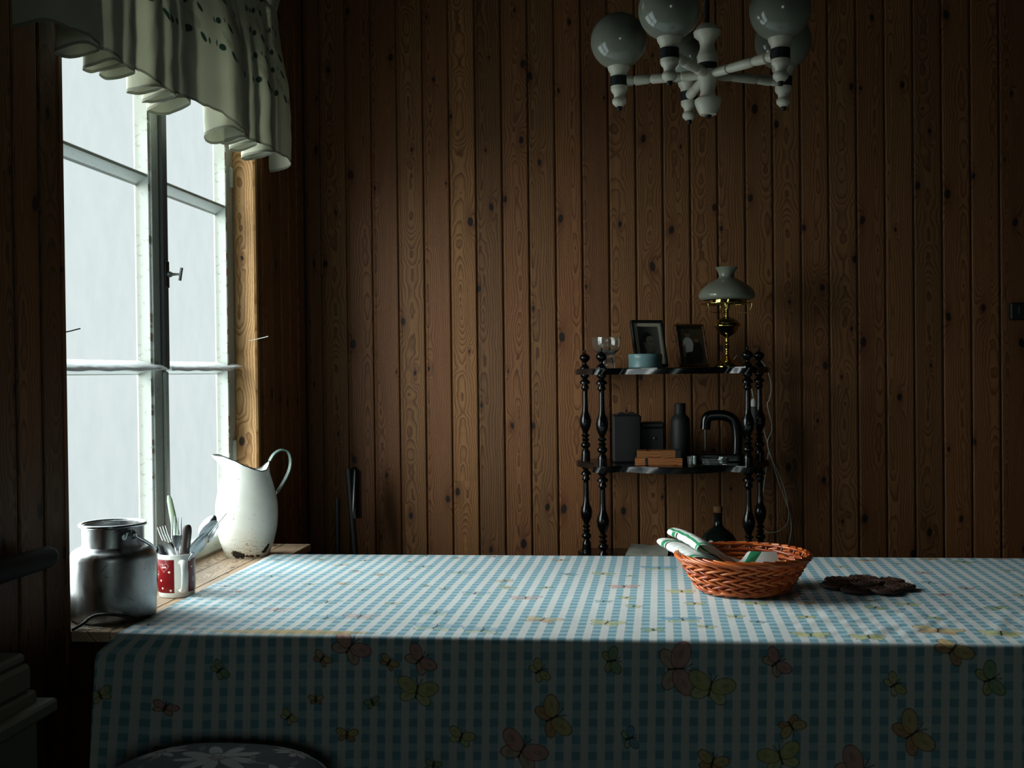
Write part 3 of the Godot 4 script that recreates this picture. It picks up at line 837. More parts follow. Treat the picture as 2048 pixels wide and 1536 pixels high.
# ==================================================================== chandelier
func chandelier():
	var hub := Vector3(0.188, 1.936, -2.70)
	var t := thing("chandelier", "five armed turned wooden chandelier with white glass globes above the table", "ceiling lamp", hub)
	var k := 0.00121
	var st := mb()
	lathe(st, pxprof([0, 93, 16, 92, 22, 80, 26, 68, 25, 62, 16, 56, 14, 46, 17, 34, 18, 26, 20, 12, 20, 6, 0, 6], 0.0, k), 32)
	obj("lower_stem", st, M.cream_wood, t)
	st = mb(); lathe(st, pxprof([0, 98, 6, 98, 7, 93, 5, 91, 0, 91], 0.0, k), 16)
	obj("end_nut", st, M.black_iron, t)
	st = mb(); lathe(st, pxprof([0, 6, 19, 6, 19, -8, 0, -8], 0.0, k), 32)
	obj("hub_band", st, M.black_iron, t)
	st = mb(); lathe(st, pxprof([0, -8, 19, -8, 21, -22, 20, -24, 15, -36, 14, -44, 17, -54, 26, -62, 27, -70, 22, -76, 15, -84, 0, -88], 0.0, k), 32)
	obj("upper_stem", st, M.cream_wood, t)
	st = mb(); tube(st, [Vector3(0, 86 * k, 0), Vector3(0, CEIL_Y - hub.y - 0.02, 0)], 0.006, 10)
	obj("hanging_rod", st, M.black_iron, t)
	st = mb(); lathe(st, [Vector2(0.0, CEIL_Y - hub.y - 0.05), Vector2(0.05, CEIL_Y - hub.y - 0.045), Vector2(0.06, CEIL_Y - hub.y), Vector2(0, CEIL_Y - hub.y)], 32)
	obj("ceiling_rose", st, M.cream_wood, t)
	for a in 5:
		var th := deg_to_rad(45.0 + 72.0 * a)
		var d := Vector3(cos(th), 0, sin(th))
		var arm := Node3D.new(); arm.name = "arm" if a == 0 else "arm_%03d" % a; t.add_child(arm)
		arm.position = d * 0.212 + Vector3(0, -0.016, 0)
		st = mb()
		var bas := Basis(Vector3(0, 1, 0).cross(d).normalized(), d, Vector3(0, 1, 0).cross(d).normalized().cross(d))
		lathe(st, [Vector2(0, -0.192), Vector2(0.0105, -0.192), Vector2(0.0115, -0.170), Vector2(0.0115, -0.152), Vector2(0.0085, -0.149), Vector2(0.0105, -0.144), Vector2(0.0115, -0.108), Vector2(0.0115, -0.080), Vector2(0.0085, -0.076), Vector2(0.0112, -0.070), Vector2(0.0125, -0.046), Vector2(0.0125, -0.040), Vector2(0.0088, -0.037), Vector2(0.0120, -0.032), Vector2(0.0125, -0.020), Vector2(0, -0.020)], 20, Transform3D(bas, Vector3.ZERO))
		obj("arm_rod", st, M.cream_wood, arm)
		st = mb(); lathe(st, [Vector2(0, -0.012), Vector2(0.0215, -0.012), Vector2(0.0215, 0.011), Vector2(0, 0.011)], 28)
		obj("dark_band", st, M.black_iron, arm)
		st = mb(); lathe(st, [Vector2(0, -0.061), Vector2(0.010, -0.060), Vector2(0.0165, -0.053), Vector2(0.0175, -0.047), Vector2(0.016, -0.043), Vector2(0.0125, -0.039), Vector2(0.0135, -0.031), Vector2(0.0185, -0.025), Vector2(0.0205, -0.020), Vector2(0.0205, -0.012), Vector2(0, -0.012)], 28)
		obj("turned_drop", st, M.cream_wood, arm)
		st = mb(); lathe(st, [Vector2(0, -0.071), Vector2(0.005, -0.070), Vector2(0.0065, -0.066), Vector2(0.006, -0.060), Vector2(0, -0.060)], 14)
		obj("end_nut", st, M.black_iron, arm)
		st = mb(); lathe(st, [Vector2(0, 0.011), Vector2(0.020, 0.011), Vector2(0.0215, 0.020), Vector2(0.0265, 0.029), Vector2(0.0275, 0.035), Vector2(0, 0.036)], 28)
		obj("lamp_cup", st, M.cream_wood, arm)
		st = mb()
		var pr := []
		for j in 25:
			var q := -PI / 2 + 0.36 + (PI - 0.36) * j / 24.0
			pr.append(Vector2(cos(q) * 0.068, 0.0975 + sin(q) * 0.068))
		lathe(st, pr, 40)
		obj("glass_globe", st, M.opal, arm)

# ==================================================================== things on the window board
func milk_can():
	var t := thing("milk_can", "dented aluminium milk can on the window board at its near end", "milk can", Vector3(-1.006, 0.7502, -2.083))
	# scuffed aluminium: brightness and roughness vary in blotches
	var im := Image.create(512, 256, false, Image.FORMAT_RGB8)
	var ro := Image.create(512, 256, false, Image.FORMAT_RGB8)
	for y in 256:
		for x in 512:
			var ax := cos(x * TAU / 512.0) * 40.0
			var az := sin(x * TAU / 512.0) * 40.0
			var a := noise.get_noise_3d(ax * 0.09, y * 0.035, az * 0.09)
			var b := noise.get_noise_3d(ax * 0.5, y * 0.3, az * 0.5)
			var s := noise.get_noise_3d(ax * 0.2, y * 1.6, az * 0.2)
			var l := 0.70 + a * 0.09 + b * 0.05 + s * 0.03
			im.set_pixel(x, y, Color(l, l * 1.005, l * 1.01))
			var q := 0.33 + a * 0.14 + absf(b) * 0.16
			ro.set_pixel(x, y, Color(q, q, q))
	for k in 60:
		var p := Vector2(rng.randf() * 512, rng.randf() * 256)
		stroke(im, [p, p + Vector2(rng.randf_range(-14, 14), rng.randf_range(-8, 8))], 0.9, Color(0.42, 0.43, 0.43, 0.6))
	var m := std(Color(1, 1, 1), 1.0, 1.0, tex(im)); m.roughness_texture = tex(ro); m.roughness_texture_channel = BaseMaterial3D.TEXTURE_CHANNEL_RED
	var st := mb()
	lathe(st, [Vector2(0, 0.002), Vector2(0.073, 0.0), Vector2(0.0775, 0.004), Vector2(0.0795, 0.012), Vector2(0.0800, 0.06), Vector2(0.0800, 0.119), Vector2(0.0792, 0.126), Vector2(0.0762, 0.132), Vector2(0.070, 0.1365), Vector2(0.0632, 0.1392), Vector2(0.0588, 0.1422), Vector2(0.0575, 0.148), Vector2(0.0578, 0.181), Vector2(0.0560, 0.181), Vector2(0.0558, 0.150), Vector2(0.0595, 0.138), Vector2(0.074, 0.126), Vector2(0.0778, 0.116), Vector2(0.0775, 0.012), Vector2(0.070, 0.006), Vector2(0, 0.006)], 72)
	obj("can_body", st, m, t)
	st = mb()
	var ring := []
	for k in 65: ring.append(Vector3(cos(k * TAU / 64) * 0.0608, 0.183, sin(k * TAU / 64) * 0.0608))
	tube(st, ring, 0.0034, 10, false)
	lathe(st, [Vector2(0.0570, 0.178), Vector2(0.0605, 0.181), Vector2(0.0605, 0.185), Vector2(0.056, 0.182), Vector2(0.0570, 0.178)], 64)
	obj("rolled_rim", st, M.steel, t)
	# riveted ears on the neck with the bail handle folded down towards the mug
	var th := deg_to_rad(33.0)
	for s in [th, th + PI]:
		var d := Vector3(cos(s), 0, sin(s))
		var tg := Vector3(-sin(s), 0, cos(s))
		st = mb()
		tube(st, smooth_path([d * 0.0585 + tg * 0.011 + Vector3(0, 0.163, 0), d * 0.060 + tg * 0.006 + Vector3(0, 0.172, 0), d * 0.066 + Vector3(0, 0.174, 0), d * 0.067 + tg * -0.006 + Vector3(0, 0.167, 0), d * 0.060 + tg * -0.010 + Vector3(0, 0.160, 0)], 5), 0.0032, 8)
		tube(st, [d * 0.057 + tg * 0.013 + Vector3(0, 0.163, 0), d * 0.0605 + tg * 0.013 + Vector3(0, 0.163, 0)], [0.006, 0.0055], 12)
		tube(st, [d * 0.057 - tg * 0.012 + Vector3(0, 0.161, 0), d * 0.0605 - tg * 0.012 + Vector3(0, 0.161, 0)], [0.006, 0.0055], 12)
		obj("ear", st, M.steel, t)
	var d2 := Vector3(cos(th), 0, sin(th))
	st = mb()
	var bail := []
	var far := Vector3(0.40, 0, -0.92)
	for k in 25:
		var a := PI * k / 24.0
		var q := d2 * cos(a) * 0.066
		bail.append(q + far * sin(a) * 0.094 + Vector3(0, 0.168 - sin(a) * 0.050, 0))
	tube(st, bail, 0.0036, 8)
	obj("bail_handle", st, M.steel, t)
	st = mb(); tube(st, bail.slice(8, 16), [0.005, 0.0068, 0.0072, 0.0072, 0.0072, 0.0072, 0.0068, 0.005], 12)
	obj("bail_grip", st, M.dark_wood, t)

func heart(cx: float, cy: float, s: float) -> Array:
	var out := []
	for k in 29:
		var a := TAU * k / 28
		out.append(Vector2(cx + s * pow(sin(a), 3.0), cy - s * (0.8125 * cos(a) - 0.3125 * cos(2 * a) - 0.125 * cos(3 * a) - 0.0625 * cos(4 * a))))
	return out

func script_love(im: Image, x: float, y: float, s: float, c: Color):
	# the hand-written word on the mug, letter by letter
	var L := [[0.18, -0.62], [0.06, -0.78], [0.0, -0.55], [0.10, -0.30], [-0.02, 0.0], [-0.16, 0.06], [-0.12, -0.06], [0.08, 0.02], [0.34, 0.06]]
	var o := [[0.46, -0.30], [0.36, -0.16], [0.42, 0.02], [0.56, -0.08], [0.54, -0.26], [0.46, -0.30]]
	var v := [[0.66, -0.30], [0.74, 0.02], [0.88, -0.30]]
	var e := [[0.96, -0.14], [1.12, -0.18], [1.08, -0.32], [0.98, -0.26], [0.97, -0.04], [1.10, 0.02], [1.22, -0.08]]
	for g in [L, o, v, e]:
		var p := []
		for q in g: p.append(Vector2(x + q[0] * s, y + q[1] * s))
		stroke(im, smooth_path(p, 4), 3.2, c)

func mug_and_cutlery():
	var at := Vector3(-0.972, 0.7502, -2.305)
	var t := thing("mug", "white mug with dark red heart print panels holding the cutlery", "mug", at)
	var W := 1024
	var H := 384
	var im := Image.create(W, H, false, Image.FORMAT_RGB8)
	im.fill(Color(0.90, 0.91, 0.89))
	var red := Color(0.44, 0.055, 0.075)
	var px := func(deg: float) -> float: return fposmod(deg, 360.0) / 360.0 * W     # angle around the mug
	var c0 := 67.3
	for x in W:
		var dg := fposmod(x * 360.0 / W - (c0 - 36.7), 360.0)
		if dg < 44.2: continue
		for y in range(int(0.085 * H), int(0.915 * H)): im.set_pixel(x, y, red)
	var white := Color(0.93, 0.92, 0.90, 0.95)
	# the v axis of the mug runs upwards, so the print is drawn upside up by turning the image at the end; x runs to the left as seen
	var flip := Image.create(W, H, false, Image.FORMAT_RGB8)
	for y in H:
		for x in W: flip.set_pixel(W - 1 - x, y, im.get_pixel(x, y))
	im = flip
	var fx := func(deg: float) -> float: return W - 1 - fposmod(c0 - deg, 360.0) / 360.0 * W
	for hq in [[-42.0, 0.27, 46.0], [-82.0, 0.47, 44.0], [-150.0, 0.40, 46.0], [66.0, 0.62, 38.0], [120.0, 0.35, 46.0], [165.0, 0.65, 44.0]]:
		var hx: float = fx.call(hq[0])
		stroke(im, heart(hx, hq[1] * H, hq[2]), 2.2, Color(0.85, 0.74, 0.72, 0.8))
		script_love(im, hx - 22.0, hq[1] * H + 6.0, 38.0, white)
	for sq in [[-23.5, 0.39], [-55.0, 0.61], [-19.0, 0.85], [52.0, 0.29], [-48.0, 0.80], [-100.0, 0.8], [95.0, 0.7], [140.0, 0.2], [-125.0, 0.75]]:
		var hx: float = fx.call(sq[0])
		var hp := heart(hx, sq[1] * H, 9.0)
		stroke(im, hp, 4.5, white); disc(im, hx, sq[1] * H - 1.0, 5.0, white)
	var m := std(Color.WHITE, 0.18, 0.0, tex(im))
	var st := mb()
	var R := 0.0388
	var gg := 5
	# printed wall with its own uv (u to the right as seen, v down from the rim)
	grid(st, 72, 8, func(u: float, v: float) -> Vector3:
		var a := deg_to_rad(-u * 360.0)
		var rr := R - (0.0016 * smoothstep(0.9, 1.0, v))
		return Vector3(cos(a) * rr, lerpf(0.0885, 0.004, v), sin(a) * rr), func(u: float, v: float) -> Vector2: return Vector2(u, v), true, gg)
	obj("mug_body", st, m, t)
	st = mb()
	lathe(st, [Vector2(R, 0.0884), Vector2(R - 0.0006, 0.0905), Vector2(R - 0.002, 0.0912), Vector2(R - 0.0034, 0.0905), Vector2(R - 0.004, 0.088), Vector2(R - 0.004, 0.008), Vector2(0, 0.007)], 64)
	lathe(st, [Vector2(0, 0.001), Vector2(R - 0.006, 0.0), Vector2(R - 0.0025, 0.001), Vector2(R - 0.0015, 0.0045)], 64)
	M.porcelain = std(Color(0.90, 0.91, 0.89), 0.18)
	obj("white_rim", st, M.porcelain, t)
	st = mb()
	var ha := deg_to_rad(c0 - 14.6)
	var hd := Vector3(cos(ha), 0, sin(ha))
	var hp := []
	for q in [[R - 0.002, 0.074], [R + 0.010, 0.078], [R + 0.022, 0.070], [R + 0.026, 0.052], [R + 0.023, 0.032], [R + 0.013, 0.018], [R - 0.002, 0.016]]: hp.append(hd * q[0] + Vector3(0, q[1], 0))
	tube(st, smooth_path(hp, 6), 0.0072, 14, true, 0.6)
	obj("mug_handle", st, M.porcelain, t)
	# ---- cutlery, each piece leaning in the mug: base inside the mug, tip where it points
	var b := at + Vector3(0, 0.02, 0)
	cutlery_fork("fork", "steel fork with tines upright in the middle of the heart mug", b + Vector3(0.004, 0, 0.008), Vector3(-0.9625, 0.921, -2.285), 0.0)
	var k1 := thing("table_knife", "table knife with a pale green handle, tallest piece in the heart mug", "knife")
	var p0 := b + Vector3(0.016, 0.0, -0.012)
	var p1 := Vector3(-0.996, 0.962, -2.325)
	st = mb(); tube(st, [p0.lerp(p1, 0.46), p0.lerp(p1, 0.60), p0.lerp(p1, 0.8), p0.lerp(p1, 0.95), p1], [0.0068, 0.0072, 0.0068, 0.0056, 0.003], 12, true, 0.55, Vector3(0.3, 0, 1))
	obj("knife_handle", st, std(Color(0.62, 0.70, 0.58), 0.35), k1)
	st = mb(); tube(st, [p0, p0.lerp(p1, 0.2), p0.lerp(p1, 0.46)], [0.007, 0.0085, 0.008], 8, true, 0.14, Vector3(0.3, 0, 1))
	obj("blade", st, M.steel, k1)
	var k2 := thing("kitchen_knife", "broad dark brown handled knife standing in front in the heart mug", "knife")
	p0 = b + Vector3(0.010, 0.0, 0.006)
	p1 = Vector3(-0.938, 0.903, -2.285)
	st = mb(); tube(st, smooth_path([p0.lerp(p1, 0.40), p0.lerp(p1, 0.55) + Vector3(0.0015, 0, 0), p0.lerp(p1, 0.75) + Vector3(0.001, 0, 0), p0.lerp(p1, 0.93), p1 + Vector3(-0.003, 0, 0)], 4), [0.0094, 0.0097, 0.0100, 0.0103, 0.0103, 0.0100, 0.0097, 0.0095, 0.0095, 0.0096, 0.0097, 0.0097, 0.0095, 0.0090, 0.0083, 0.0069, 0.0044], 12, true, 0.6, Vector3(0.35, 0, 1))
	obj("knife_handle", st, std(Color(0.16, 0.115, 0.09), 0.4), k2)
	st = mb(); tube(st, [p0, p0.lerp(p1, 0.40)], [0.010, 0.009], 8, true, 0.12, Vector3(0.35, 0, 1))
	obj("blade", st, M.steel, k2)
	cutlery_spoon("spoon", "steel spoon leaning right, rearmost of the spoons in the heart mug", b + Vector3(-0.012, 0.01, -0.016), Vector3(-0.9005, 0.915, -2.345), Vector3(0.2, 0.1, -1))
	cutlery_spoon("spoon", "steel spoon leaning right with its hollow side towards the room, in the heart mug", b + Vector3(-0.006, 0.005, -0.002), Vector3(-0.886, 0.908, -2.315), Vector3(0.7, 0.35, 0.7))
	cutlery_spoon("spoon", "lowest steel spoon leaning right beside the kitchen knife, in the heart mug", b + Vector3(-0.010, 0.0, 0.010), Vector3(-0.895, 0.886, -2.280), Vector3(0.9, 0.3, 0.5))
	cutlery_fork("fork", "steel fork leaning left behind the can handle, in the heart mug", b + Vector3(0.014, 0.01, -0.004), Vector3(-1.018, 0.893, -2.335), 0.5)
	cutlery_spoon("spoon", "steel spoon leaning left next to the milk can, in the heart mug", b + Vector3(0.018, 0.006, 0.010), Vector3(-1.005, 0.866, -2.300), Vector3(0.1, 0.5, 1))
	st = mb(); tube(st, [b + Vector3(-0.022, 0.0, 0.0), Vector3(-0.86, 0.926, -2.305)], [0.0016, 0.0011], 8)
	var sk := obj("skewer", st, M.paint); tag(sk, "thin pale stick reaching furthest right out of the heart mug", "skewer")

func cutlery_fork(called: String, label: String, p0: Vector3, p1: Vector3, roll: float):
	var t := thing(called, label, "fork")
	var ax := (p1 - p0).normalized()
	var side := Vector3(0.92, 0, -0.38).rotated(ax, roll)
	side = (side - ax * side.dot(ax)).normalized()
	var nn := ax.cross(side)
	var L := p0.distance_to(p1)
	var st := mb()
	tube(st, [p0, p0 + ax * L * 0.35, p0 + ax * (L - 0.068)], [0.0075, 0.005, 0.0034], 8, true, 0.4, nn)
	obj("fork_handle", st, M.steel, t)
	st = mb()
	tube(st, [p1 - ax * 0.068, p1 - ax * 0.058, p1 - ax * 0.046, p1 - ax * 0.040], [0.0034, 0.0085, 0.0112, 0.0108], 12, true, 0.16, nn)
	for k in 4:
		var o := side * (k - 1.5) * 0.0060
		tube(st, [p1 - ax * 0.043 + o, p1 - ax * 0.02 + o + nn * 0.0012, p1 + o * 1.08], [0.0019, 0.0017, 0.0008], 6, true, 0.8, nn)
	obj("fork_head", st, M.steel, t)

func cutlery_spoon(called: String, label: String, p0: Vector3, p1: Vector3, look: Vector3):
	var t := thing(called, label, "spoon")
	var ax := (p1 - p0).normalized()
	var nn := (look - ax * look.dot(ax)).normalized()
	var side := ax.cross(nn)
	var L := p0.distance_to(p1)
	var st := mb()
	tube(st, [p0, p0 + ax * L * 0.3, p0 + ax * (L - 0.052)], [0.0065, 0.0046, 0.0028], 8, true, 0.42, nn)
	obj("spoon_handle", st, M.steel, t)
	st = mb()
	for s in 2:
		grid(st, 20, 6, func(u: float, v: float) -> Vector3:
			var a := u * TAU
			var e := Vector2(cos(a) * 0.0285 * v, sin(a) * (0.0165 - 0.003 * cos(a)) * v)
			return p1 - ax * 0.0275 + ax * e.x + side * e.y - nn * ((1.0 - v * v) * 0.007 + s * 0.0009), null, s == 0)
	obj("spoon_bowl", st, M.steel, t)

func jug():
	var t := thing("enamel_jug", "tall chipped white enamel jug with a green grey handle by the pine post", "jug", Vector3(-0.998, 0.7502, -2.822))
	t.rotation.y = deg_to_rad(30.0)      # the lip turned a little towards the room
	var k := 0.00126 / 6.4
	var W := 640
	var H := 512
	var im := Image.create(W, H, false, Image.FORMAT_RGB8)
	for y in H:
		for x in W:
			var a := noise.get_noise_2d(x * 0.012, y * 0.012)
			var b := noise.get_noise_2d(x * 0.06, y * 0.06)
			var c := Color(0.885, 0.885, 0.86) * (1.0 + a * 0.02)
			var low := smoothstep(0.62, 1.0, float(y) / H)
			c = c.lerp(Color(0.66, 0.58, 0.44), low * clampf(0.20 + b * 0.5 + a * 0.3, 0, 0.55))
			im.set_pixel(x, y, c)
	var rust := Color(0.24, 0.13, 0.08, 0.9)
	var blk := Color(0.055, 0.05, 0.05, 1)
	# u: 0 at the spout (left as seen), 0.25 towards the room; chips sit where the photograph shows them
	var U := func(sx: float) -> float: return acos(clampf(-sx, -1, 1)) / TAU * W      # sx -1 (left edge) .. 1 (right edge) on the visible side
	for c in [[-0.60, 0.955, 26, 22, 0.2], [-0.42, 0.965, 16, 16, 0.0], [0.60, 0.905, 12, 24, 0.25], [0.66, 0.875, 9, 18, 0.0], [0.52, 0.93, 11, 10, 0.0]]: blob(im, U.call(c[0]), c[1] * H, c[2], c[3], c[4], blk, rust, 0.45)
	for c in [[-0.2, 0.97, 12, 8], [0.0, 0.975, 16, 9], [0.3, 0.975, 14, 8], [-0.2, 0.83, 4, 3.5], [-0.16, 0.85, 2.6, 2.6], [-0.23, 0.845, 6, 2], [0.1, 0.86, 6, 2], [0.18, 0.865, 2, 5], [-0.08, 0.91, 9, 2.5], [0.05, 0.895, 3, 2], [-0.3, 0.86, 5, 2], [-0.58, 0.58, 2.0, 9], [-0.56, 0.53, 1.6, 6], [0.05, 0.50, 2.4, 2.4], [-0.12, 0.555, 2, 1.6], [-0.03, 0.555, 1.6, 1.2], [0.3, 0.5, 3, 1.2], [-0.04, 0.66, 3.5, 1.5], [0.42, 0.87, 2, 4], [-0.14, 0.70, 1.6, 1.4], [-0.48, 0.17, 5, 2], [0.1, 0.32, 2, 2]]: blob(im, U.call(c[0]), c[1] * H, c[2], c[3], 0.3, rust, Color(0.45, 0.30, 0.18, 0.5), 0.5)
	for q in 80: disc(im, rng.randf() * W, H * (0.35 + 0.63 * rng.randf()), rng.randf_range(0.5, 1.2), Color(0.3, 0.2, 0.13, 0.7))
	var m := std(Color(0.97, 0.97, 0.96), 0.22, 0.0, tex(im))
	# radius by height
	var prof := [[0.0, 268], [6, 275], [90, 315], [190, 350], [290, 375], [390, 393], [490, 402], [590, 405], [690, 400], [790, 384], [890, 363], [990, 334], [1050, 316], [1100, 304], [1140, 299], [1180, 300], [1230, 308], [1290, 322], [1360, 342]]
	var rad := func(h: float) -> float:
		var y := h / k
		for i in prof.size() - 1:
			if y <= prof[i + 1][0]:
				return lerpf(prof[i][1], prof[i + 1][1], (y - prof[i][0]) / (prof[i + 1][0] - prof[i][0])) * k
		return 342.0 * k
	# height of the rim by angle from the spout: high lip, a dip on the flanks, raised again where the handle joins
	var lip := [[0.0, 1352.0], [0.15, 1338.0], [0.28, 1281.0], [0.44, 1200.0], [0.55, 1156.0], [0.67, 1122.0], [0.78, 1132.0], [0.9, 1198.0], [1.0, 1240.0]]
	var rim := func(a: float) -> float:
		var q := acos(clampf(cos(a), -1.0, 1.0)) / PI
		for i in lip.size() - 1:
			if q <= lip[i + 1][0]:
				var f: float = (q - lip[i][0]) / (lip[i + 1][0] - lip[i][0])
				return lerpf(lip[i][1], lip[i + 1][1], f * f * (3.0 - 2.0 * f) * 0.4 + f * 0.6) * k
		return 1240.0 * k
	var pt := func(u: float, v: float, inner: float) -> Vector3:
		var a := u * TAU
		var h: float = rim.call(a) * v
		var r: float = rad.call(h) - inner
		var top := smoothstep(1120.0 * k, 1370.0 * k, h)
		var beak := 1.0 + top * (0.34 * pow(maxf(cos(a), 0.0), 6.0))
		var pinch := 1.0 - top * 0.10 * pow(absf(sin(a)), 2.0)
		return Vector3(-cos(a) * r * beak, h, sin(a) * r * pinch)
	var st := mb()
	grid(st, 96, 70, func(u, v): return pt.call(u, v, 0.0), func(u, v): return Vector2(u, 1.0 - v), false, 3)
	grid(st, 96, 40, func(u, v): return pt.call(u, 0.03 + 0.97 * v, 0.0018), func(u, v): return Vector2(u, 0.3), true, 4)
	var base := []
	for q in 48: base.append(pt.call(q / 48.0, 0.0, 0.0))
	face(st, base, Vector3.DOWN)
	obj("jug_body", st, m, t)
	st = mb()
	var rp := []
	for q in 97: rp.append(pt.call(q / 96.0, 1.0, 0.0009))
	tube(st, rp, 0.0015, 7, false)
	obj("dark_rim", st, std(Color(0.07, 0.09, 0.11), 0.35), t)
	# strap handle with rolled edges
	var hp := []
	for q in [[308, 1236], [372, 1330], [465, 1378], [555, 1345], [588, 1235], [570, 1105], [500, 960], [402, 815]]: hp.append(Vector3(q[0] * k, q[1] * k, 0.0))
	var path := smooth_path(hp, 6)
	var tw := Basis(Vector3.UP, 0.0)
	st = mb(); tube(st, path, 0.0105, 12, true, 0.22)
	for s in [-1.0, 1.0]:
		var e := []
		for q in path: e.append(q + Vector3(0, 0, s * 0.0098))
		tube(st, e, 0.0021, 7)
	obj("jug_handle", st, std(Color(0.33, 0.41, 0.385), 0.25), t)
	st = mb(); tube(st, [Vector3(400 * k, 828 * k, 0), Vector3(388 * k, 800 * k, 0), Vector3(384 * k, 770 * k, 0)], [0.005, 0.006, 0.001], 8, true, 0.5)
	obj("handle_tip", st, M.porcelain, t)

# ==================================================================== basket and trivet
func wicker_basket():
	var c := Vector3(0.228, 0.7600, -2.372)
	var t := thing("wicker_basket", "round reddish brown wicker basket on the gingham tablecloth", "basket", c)
	var mats := [M.wicker, M.wicker_b, M.wicker_c]
	var rad := func(h: float) -> float: return lerpf(0.086, 0.132, pow(clampf(h / 0.074, 0, 1), 0.85))
	var n := 22
	# upright stakes
	for i in n:
		var a := TAU * (i + 0.25) / n
		var p := []
		for j in 5:
			var h := 0.002 + 0.018 * j
			var r: float = rad.call(h)
			p.append(Vector3(cos(a) * r, h, sin(a) * r))
		var st := mb(); tube(st, p, 0.0021, 6)
		obj("stake", st, M.wicker_b, t)
	# courses of slanting weavers: every rod starts inside, passes outside two stakes and goes in again
	for row in 7:
		var st := mb()
		var h0 := 0.012 + row * 0.0086
		var up := 1.0 if row % 2 == 0 else -1.0
		for i in n:
			var a0 := TAU * (i + 0.5 * (row % 2)) / n
			var p := []
			for j in 9:
				var s := j / 8.0
				var a := a0 + s * TAU * 2.0 / n
				var h := h0 + up * (s - 0.5) * 0.0165
				var r: float = rad.call(h) + sin(s * PI) * 0.0088 - 0.0036
				p.append(Vector3(cos(a) * r, h, sin(a) * r))
			tube(st, p, [0.0020, 0.0025, 0.0028, 0.0029, 0.0029, 0.0029, 0.0028, 0.0025, 0.0020], 6)
		var w := obj("woven_course", st, mats[row % 3], t); w.set_meta("kind", "stuff")
	# thick plaited foot and rolled top border, rod by rod
	for i in 20:
		var p := []
		for j in 10:
			var s := j / 9.0
			var a := TAU * (i + s * 2.6) / 20
			var r := 0.0895 + sin(s * PI) * 0.0075
			p.append(Vector3(cos(a) * r, 0.0045 + (0.5 - s) * 0.006 + sin(s * PI) * 0.004, sin(a) * r))
		var st := mb(); tube(st, p, [0.0030, 0.0036, 0.0040, 0.0042, 0.0042, 0.0042, 0.0042, 0.004, 0.0036, 0.003], 7)
		obj("foot_rod", st, mats[i % 3], t)
	for i in 34:
		for ly in 2:
			var p := []
			for j in 10:
				var s := j / 9.0
				var a := TAU * (i + ly * 0.5 + s * 3.4) / 34
				var r := 0.135 + sin(s * PI) * (0.0050 - ly * 0.004) - ly * 0.0055 + (0.5 - s) * 0.003
				p.append(Vector3(cos(a) * r, 0.0735 - ly * 0.0035 + (s - 0.5) * 0.011 + ly * 0.0095 * (1.0 - s), sin(a) * r))
			var st := mb(); tube(st, p, [0.0022, 0.0026, 0.0028, 0.0030, 0.0030, 0.0030, 0.0030, 0.0028, 0.0026, 0.002], 6)
			obj("rim_rod", st, mats[(i + ly * 2) % 3], t)
	# inside facing: courses seen within the bowl
	for row in 7:
		var st := mb()
		var h0 := 0.012 + row * 0.0088
		for i in 20:
			var p := []
			for j in 7:
				var s := j / 6.0
				var a := TAU * (i + 0.5 * (row % 2) + s * 1.6) / 20
				var h := h0 + (0.5 - s) * 0.004
				var r: float = rad.call(h) - 0.0022 - sin(s * PI) * 0.0048
				p.append(Vector3(cos(a) * r, h, sin(a) * r))
			tube(st, p, [0.002, 0.0028, 0.003, 0.003, 0.003, 0.0028, 0.002], 6)
		var w := obj("inner_course", st, mats[(row + 1) % 3], t); w.set_meta("kind", "stuff")
	var st := mb()
	for q in 13:
		var ring := []
		for j in 49:
			var r := 0.006 + q * 0.0066
			ring.append(Vector3(cos(j * TAU / 48) * r, 0.006 + sin(j * TAU / 48 * 12.0 + q * PI) * 0.0012, sin(j * TAU / 48) * r))
		tube(st, ring, 0.0036, 6, false)
	obj("woven_base", st, M.wicker_b, t)
	tea_towel()

